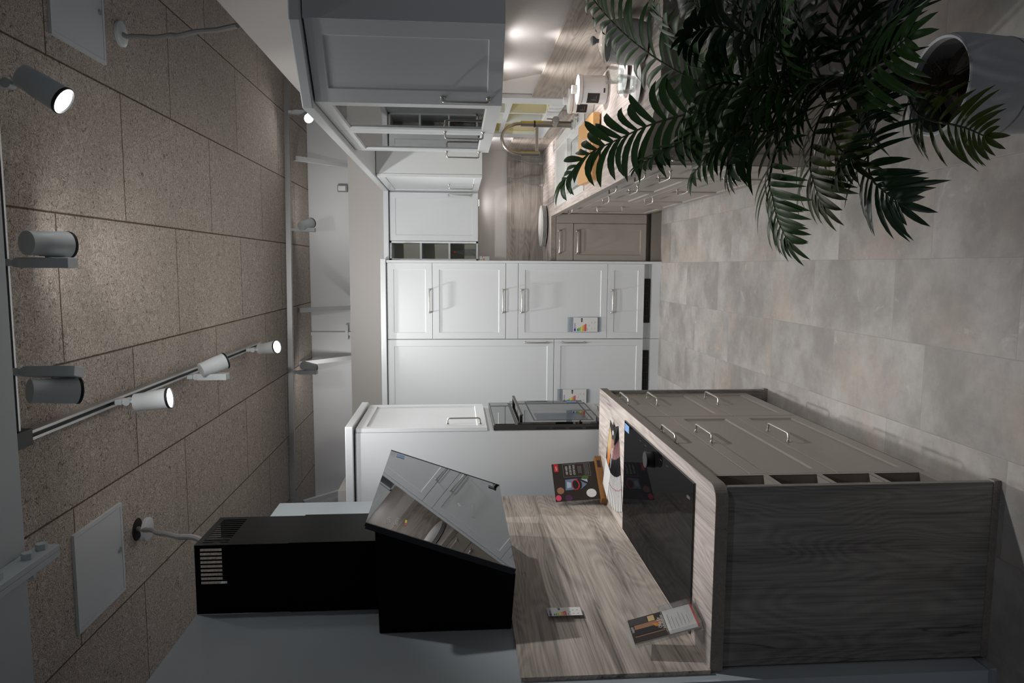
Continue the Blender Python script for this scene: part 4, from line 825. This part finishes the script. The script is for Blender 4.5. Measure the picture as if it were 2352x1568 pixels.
part('counter_photo', MB(K).box(lw*.52, lw*.70, lh*.50, lh*.93, 0, .0002), M['print_copper'], t); part('hob_photo', MB(K).box(lw*.28, lw*.50, lh*.56, lh*.95, 0, .0002), M['print_black'], t); part('copper_line', MB(K).box(lw*.22, lw*.25, lh*.50, lh*.96, 0, .0002), M['print_copper'], t)
part('pan_photo', MB(K).prism([(lw*.42, lh*.54), (lw*.60, lh*.60), (lw*.62, lh*.66), (lw*.46, lh*.62)], .0003, .0005), M['print_orange'], t); part('lamp_photo', MB(K).box(lw*.72, lw*.95, lh*.60, lh*.70, 0, .0002), M['print_tan'], t); part('dusk_photo', MB(K).box(lw*.72, lw*.98, lh*.72, lh*.98, 0, .0002), M['ovenframe'], t)
part('title', text_mb(text_mb(MB(), 'Öfen für', .016, K @ Matrix.Translation((lw*.34, lh*.525, .0003)), squeeze=.8), 'Individualisten', .016, K @ Matrix.Translation((lw*.28, lh*.475, .0003)), squeeze=.62), M['paper'], t)
part('logo', text_mb(MB(), 'NEFF', .011, K @ Matrix.Translation((lw*.42, lh*.945, .0003))), M['paper'], t); mb = MB(K)
for k in range(6): mb.box(lw*(.18 if k < 3 else .24), lw*(.80-.1*(k % 3)), lh*(.40-.055*k), lh*(.408-.055*k), 0, .0002)
part('printed_lines', mb, M['print_grey'], t); part('red_fold', MB(K).box(0, lw, 0, lh*.030, 0, .0002), M['print_red'], t)

# ------------------------------------------------------------------ potted palm
px, py, pr, pz = .478, 1.842, .130, .365
t = thing('potted_palm', (px, py, 0), 'big dark green palm in a pale grey pot in front of the right worktop', 'plant')
pot = part('pot', MB().lathe([(0, .0005), (.098, .0005), (.106, .006), (.112, .05), (.124, .20), (.131, .31), (.131, .345), (.128, .362), (.124, pz), (.118, .362), (.116, .34), (.112, .29)], (px, py, 0), 56), M['pot'], t)
part('pot_liner', MB().lathe([(.1155, .345), (.111, .29), (.108, .27)], (px, py, 0), 48), M['potin'], pot); part('seam_ring', MB().lathe([(.1245, .198), (.1255, .2), (.1245, .203)], (px, py, 0), 56), M['grey'], pot)
part('soil', MB().lathe([(.110, .285), (.08, .292), (.04, .300), (0, .304)], (px, py, 0), 32), M['soil'], t)
part('trunk', MB().tube([(px, py, .28), (px+.004, py, .36), (px+.006, py, .45), (px, py-.01, .56), (px-.01, py-.005, .66), (px-.014, py+.02, .76)], [.030, .024, .020, .018, .015, .010], 14), M['trunk'], t)
FR = [
 [(0.46, 1.9, 0.848), (0.484, 1.959, 0.903), (0.552, 2.054, 0.994), (0.68, 2.179, 1.108), (0.821, 2.285, 1.195), (0.925, 2.35, 1.234)],
 [(0.461, 1.9, 0.824), (0.44, 1.952, 0.899), (0.429, 1.996, 0.969), (0.406, 2.056, 1.069), (0.372, 2.107, 1.151), (0.333, 2.155, 1.232), (0.268, 2.2, 1.29)],
 [(0.468, 1.88, 0.81), (0.447, 1.895, 0.885), (0.421, 1.908, 0.944), (0.348, 1.926, 1.002), (0.31, 1.941, 1.071), (0.285, 1.95, 1.113)],
 [(0.452, 1.8, 0.685), (0.395, 1.769, 0.755), (0.301, 1.723, 0.839), (0.209, 1.683, 0.878), (0.166, 1.664, 0.876), (0.117, 1.643, 0.873), (0.071, 1.62, 0.861)],
 [(0.453, 1.8, 0.65), (0.41, 1.783, 0.692), (0.34, 1.758, 0.733), (0.254, 1.73, 0.755), (0.21, 1.714, 0.752), (0.169, 1.7, 0.743)],
 [(0.457, 1.8, 0.482), (0.401, 1.751, 0.562), (0.332, 1.702, 0.613), (0.266, 1.655, 0.652), (0.209, 1.613, 0.666), (0.175, 1.578, 0.655), (0.152, 1.55, 0.643)],
 [(0.449, 1.75, 0.509), (0.379, 1.672, 0.533), (0.346, 1.62, 0.536), (0.314, 1.526, 0.535), (0.296, 1.476, 0.538), (0.272, 1.42, 0.545)],
 [(0.44, 1.75, 0.677), (0.441, 1.709, 0.668), (0.458, 1.639, 0.667), (0.474, 1.56, 0.67), (0.483, 1.5, 0.675)],
 [(0.478, 1.85, 0.777), (0.54, 1.92, 0.807), (0.634, 2.013, 0.845), (0.737, 2.114, 0.9), (0.827, 2.2, 0.953)],
 [(0.479, 1.85, 0.718), (0.554, 1.887, 0.763), (0.642, 1.922, 0.786), (0.745, 1.962, 0.809), (0.837, 2.0, 0.846)],
 [(0.48, 1.82, 0.617), (0.548, 1.815, 0.647), (0.61, 1.811, 0.659), (0.682, 1.805, 0.649), (0.754, 1.8, 0.633)],
 [(0.455, 1.8, 0.776), (0.463, 1.794, 0.825), (0.47, 1.786, 0.896), (0.486, 1.775, 0.979), (0.532, 1.763, 1.061), (0.596, 1.75, 1.132)],
 [(0.451, 1.8, 0.731), (0.414, 1.763, 0.792), (0.372, 1.717, 0.867), (0.331, 1.672, 0.939), (0.283, 1.632, 0.984), (0.239, 1.6, 1.005)],
 [(0.451, 1.78, 0.718), (0.452, 1.743, 0.771), (0.475, 1.684, 0.834), (0.504, 1.621, 0.886), (0.536, 1.55, 0.921)],
 [(0.453, 1.8, 0.616), (0.406, 1.762, 0.669), (0.356, 1.726, 0.708), (0.297, 1.685, 0.717), (0.261, 1.65, 0.702)],
 [(0.464, 1.86, 0.771), (0.421, 1.898, 0.823), (0.382, 1.935, 0.879), (0.34, 1.963, 0.915), (0.273, 2.0, 0.95)],
 [(0.465, 1.8, 0.57), (0.51, 1.789, 0.591), (0.569, 1.775, 0.58), (0.618, 1.76, 0.547), (0.646, 1.75, 0.522)],
 [(0.486, 1.95, 0.755), (0.555, 2.066, 0.782), (0.672, 2.22, 0.819), (0.773, 2.338, 0.851), (0.893, 2.45, 0.861)],
 [(0.439, 1.75, 0.733), (0.406, 1.706, 0.798), (0.406, 1.665, 0.86), (0.406, 1.614, 0.935), (0.368, 1.559, 1.007), (0.313, 1.5, 1.066)],
 [(0.456, 1.8, 0.742), (0.511, 1.775, 0.814), (0.557, 1.747, 0.905), (0.57, 1.72, 1.003), (0.547, 1.7, 1.072)],
 [(0.462, 1.8, 0.685), (0.529, 1.76, 0.749), (0.596, 1.719, 0.801), (0.66, 1.68, 0.834)],
 [(0.446, 1.78, 0.706), (0.377, 1.733, 0.783), (0.324, 1.682, 0.881), (0.314, 1.637, 0.973), (0.277, 1.6, 1.037)],
 [(0.454, 1.78, 0.616), (0.409, 1.745, 0.6), (0.348, 1.705, 0.637), (0.293, 1.661, 0.697), (0.237, 1.62, 0.738)],
 [(0.469, 1.8, 0.617), (0.536, 1.771, 0.609), (0.599, 1.744, 0.64), (0.652, 1.72, 0.64)],
 [(0.461, 1.85, 0.788), (0.455, 1.813, 0.884), (0.456, 1.781, 0.964), (0.422, 1.752, 1.029), (0.363, 1.72, 1.075)],
 [(0.475, 1.88, 0.727), (0.59, 1.934, 0.767), (0.711, 1.997, 0.842), (0.82, 2.05, 0.901)],
]
KIND = ['leaf', 'leaf', 'leaf', 'leaf', 'leafolive', 'leafdark', 'leafolive', 'leaf', 'leafdark', 'leafdark', 'leafdark', 'leaf', 'leafdark', 'leaf', 'leafolive', 'leaf', 'leafdark', 'leafolive', 'leaf', 'leafdark', 'leafdark', 'leaf', 'leafdark', 'leafdark', 'leaf', 'leafdark']
LEN = [.17, .19, .13, .13, .15, .15, .11, .15, .18, .17, .16, .16, .16, .16, .14, .15, .15, .17, .15, .17, .18, .17, .15, .16, .15, .18]
def spline(P, n):
    P = [Vector(p) for p in P]; Q = [P[0]*2-P[1]] + P + [P[-1]*2-P[-2]]; out = []
    for i in range(n):
        s_ = i/(n-1)*(len(P)-1); k = min(int(s_), len(P)-2); f = s_-k; a, b, c, d = Q[k:k+4]
        out.append(.5*((2*b)+(c-a)*f+(2*a-5*b+4*c-d)*f*f+(3*b-a-3*c+d)*f**3))
    return out
base_p = [Vector((px-.004, py-.002, .46)), Vector((px, py-.01, .56)), Vector((px-.008, py-.004, .66)), Vector((px-.014, py+.02, .75))]
def leaflet(mb, o, d, side_n, L, wd_, droop):
    n = 6; rows = []
    for i in range(n+1):
        s_ = i/n; p = o + d*L*s_ - Z*droop*L*s_*s_; wv = wd_*(math.sin(PI*min(1, (s_*.86+.10)))**.75)*(1 if s_ < .97 else .15)
        tt = (d - Z*2*droop*s_).normalized(); w_ = tt.cross(side_n).normalized(); nn_ = w_.cross(tt)
        rows.append((p-w_*wv+nn_*wv*.30, p, p+w_*wv+nn_*wv*.30))
    vs = [q for r_ in rows for q in r_]; fs = []
    for i in range(n):
        b = i*3; fs += [(b, b+1, b+4, b+3), (b+1, b+2, b+5, b+4)]
    mb.add(vs, fs, True)
for fi, P in enumerate(FR):
    b0 = min(base_p, key=lambda q: abs(q.z-(P[0][2]-.08))); rnd = random.Random(fi*13+5)
    C = spline([b0]+P, 40); N = len(C)
    mb = MB(); total = sum((C[i+1]-C[i]).length for i in range(N-1)); npair = max(9, int(total/.032))
    side0 = None
    for j in range(npair):
        s_ = .26+.74*j/(npair-1); i = min(N-2, int(s_*(N-1))); o = C[i].lerp(C[i+1], s_*(N-1)-i); T = (C[min(i+2, N-1)]-C[max(i-1, 0)]).normalized()
        S = T.cross(Z); S = S.normalized() if S.length > .25 else (side0 or X)
        side0 = S; Nn = S.cross(T).normalized()
        env = math.sin(PI*(.18+.80*(j/(npair-1))))**.6; L = LEN[fi]*(.55+.5*env)*(1-.35*(j/(npair-1))**3)
        for sg in (-1, 1):
            fwd_ = .55+.5*(j/(npair-1)); d = (S*sg + T*fwd_*rnd.uniform(.85, 1.15) + Nn*rnd.uniform(.05, .35)).normalized()
            leaflet(mb, o, d, Nn, L*rnd.uniform(.88, 1.1), LEN[fi]*.058*rnd.uniform(.85, 1.15), rnd.uniform(.25, .6))
    for sg in (-.25, .2): leaflet(mb, C[-1], ((C[-1]-C[-3]).normalized()+side0*sg).normalized(), side0.cross((C[-1]-C[-3]).normalized()), LEN[fi]*.55, LEN[fi]*.06, .3)
    fo = part('frond', mb, M[KIND[fi]], t)
    part('leaf_stalk', MB().tube(C, [.0045-.003*i/(N-1) for i in range(N)], 6), M['stalk'], fo)
rb = random.Random(3); mb = MB()
for k in range(26):
    a_ = rb.uniform(0, 2*PI); r_ = rb.uniform(.0, .03); h_ = rb.uniform(.30, .40); o = Vector((px+r_*math.cos(a_), py+r_*math.sin(a_), h_)); mb.tube([o, o+Vector((math.cos(a_)*.03, math.sin(a_)*.03, .02)), o+Vector((math.cos(a_)*.055, math.sin(a_)*.055, rb.uniform(-.02, .04)))], [.0025, .002, .0006], 5)
part('trunk_fibres', mb, M['trunk'], t)
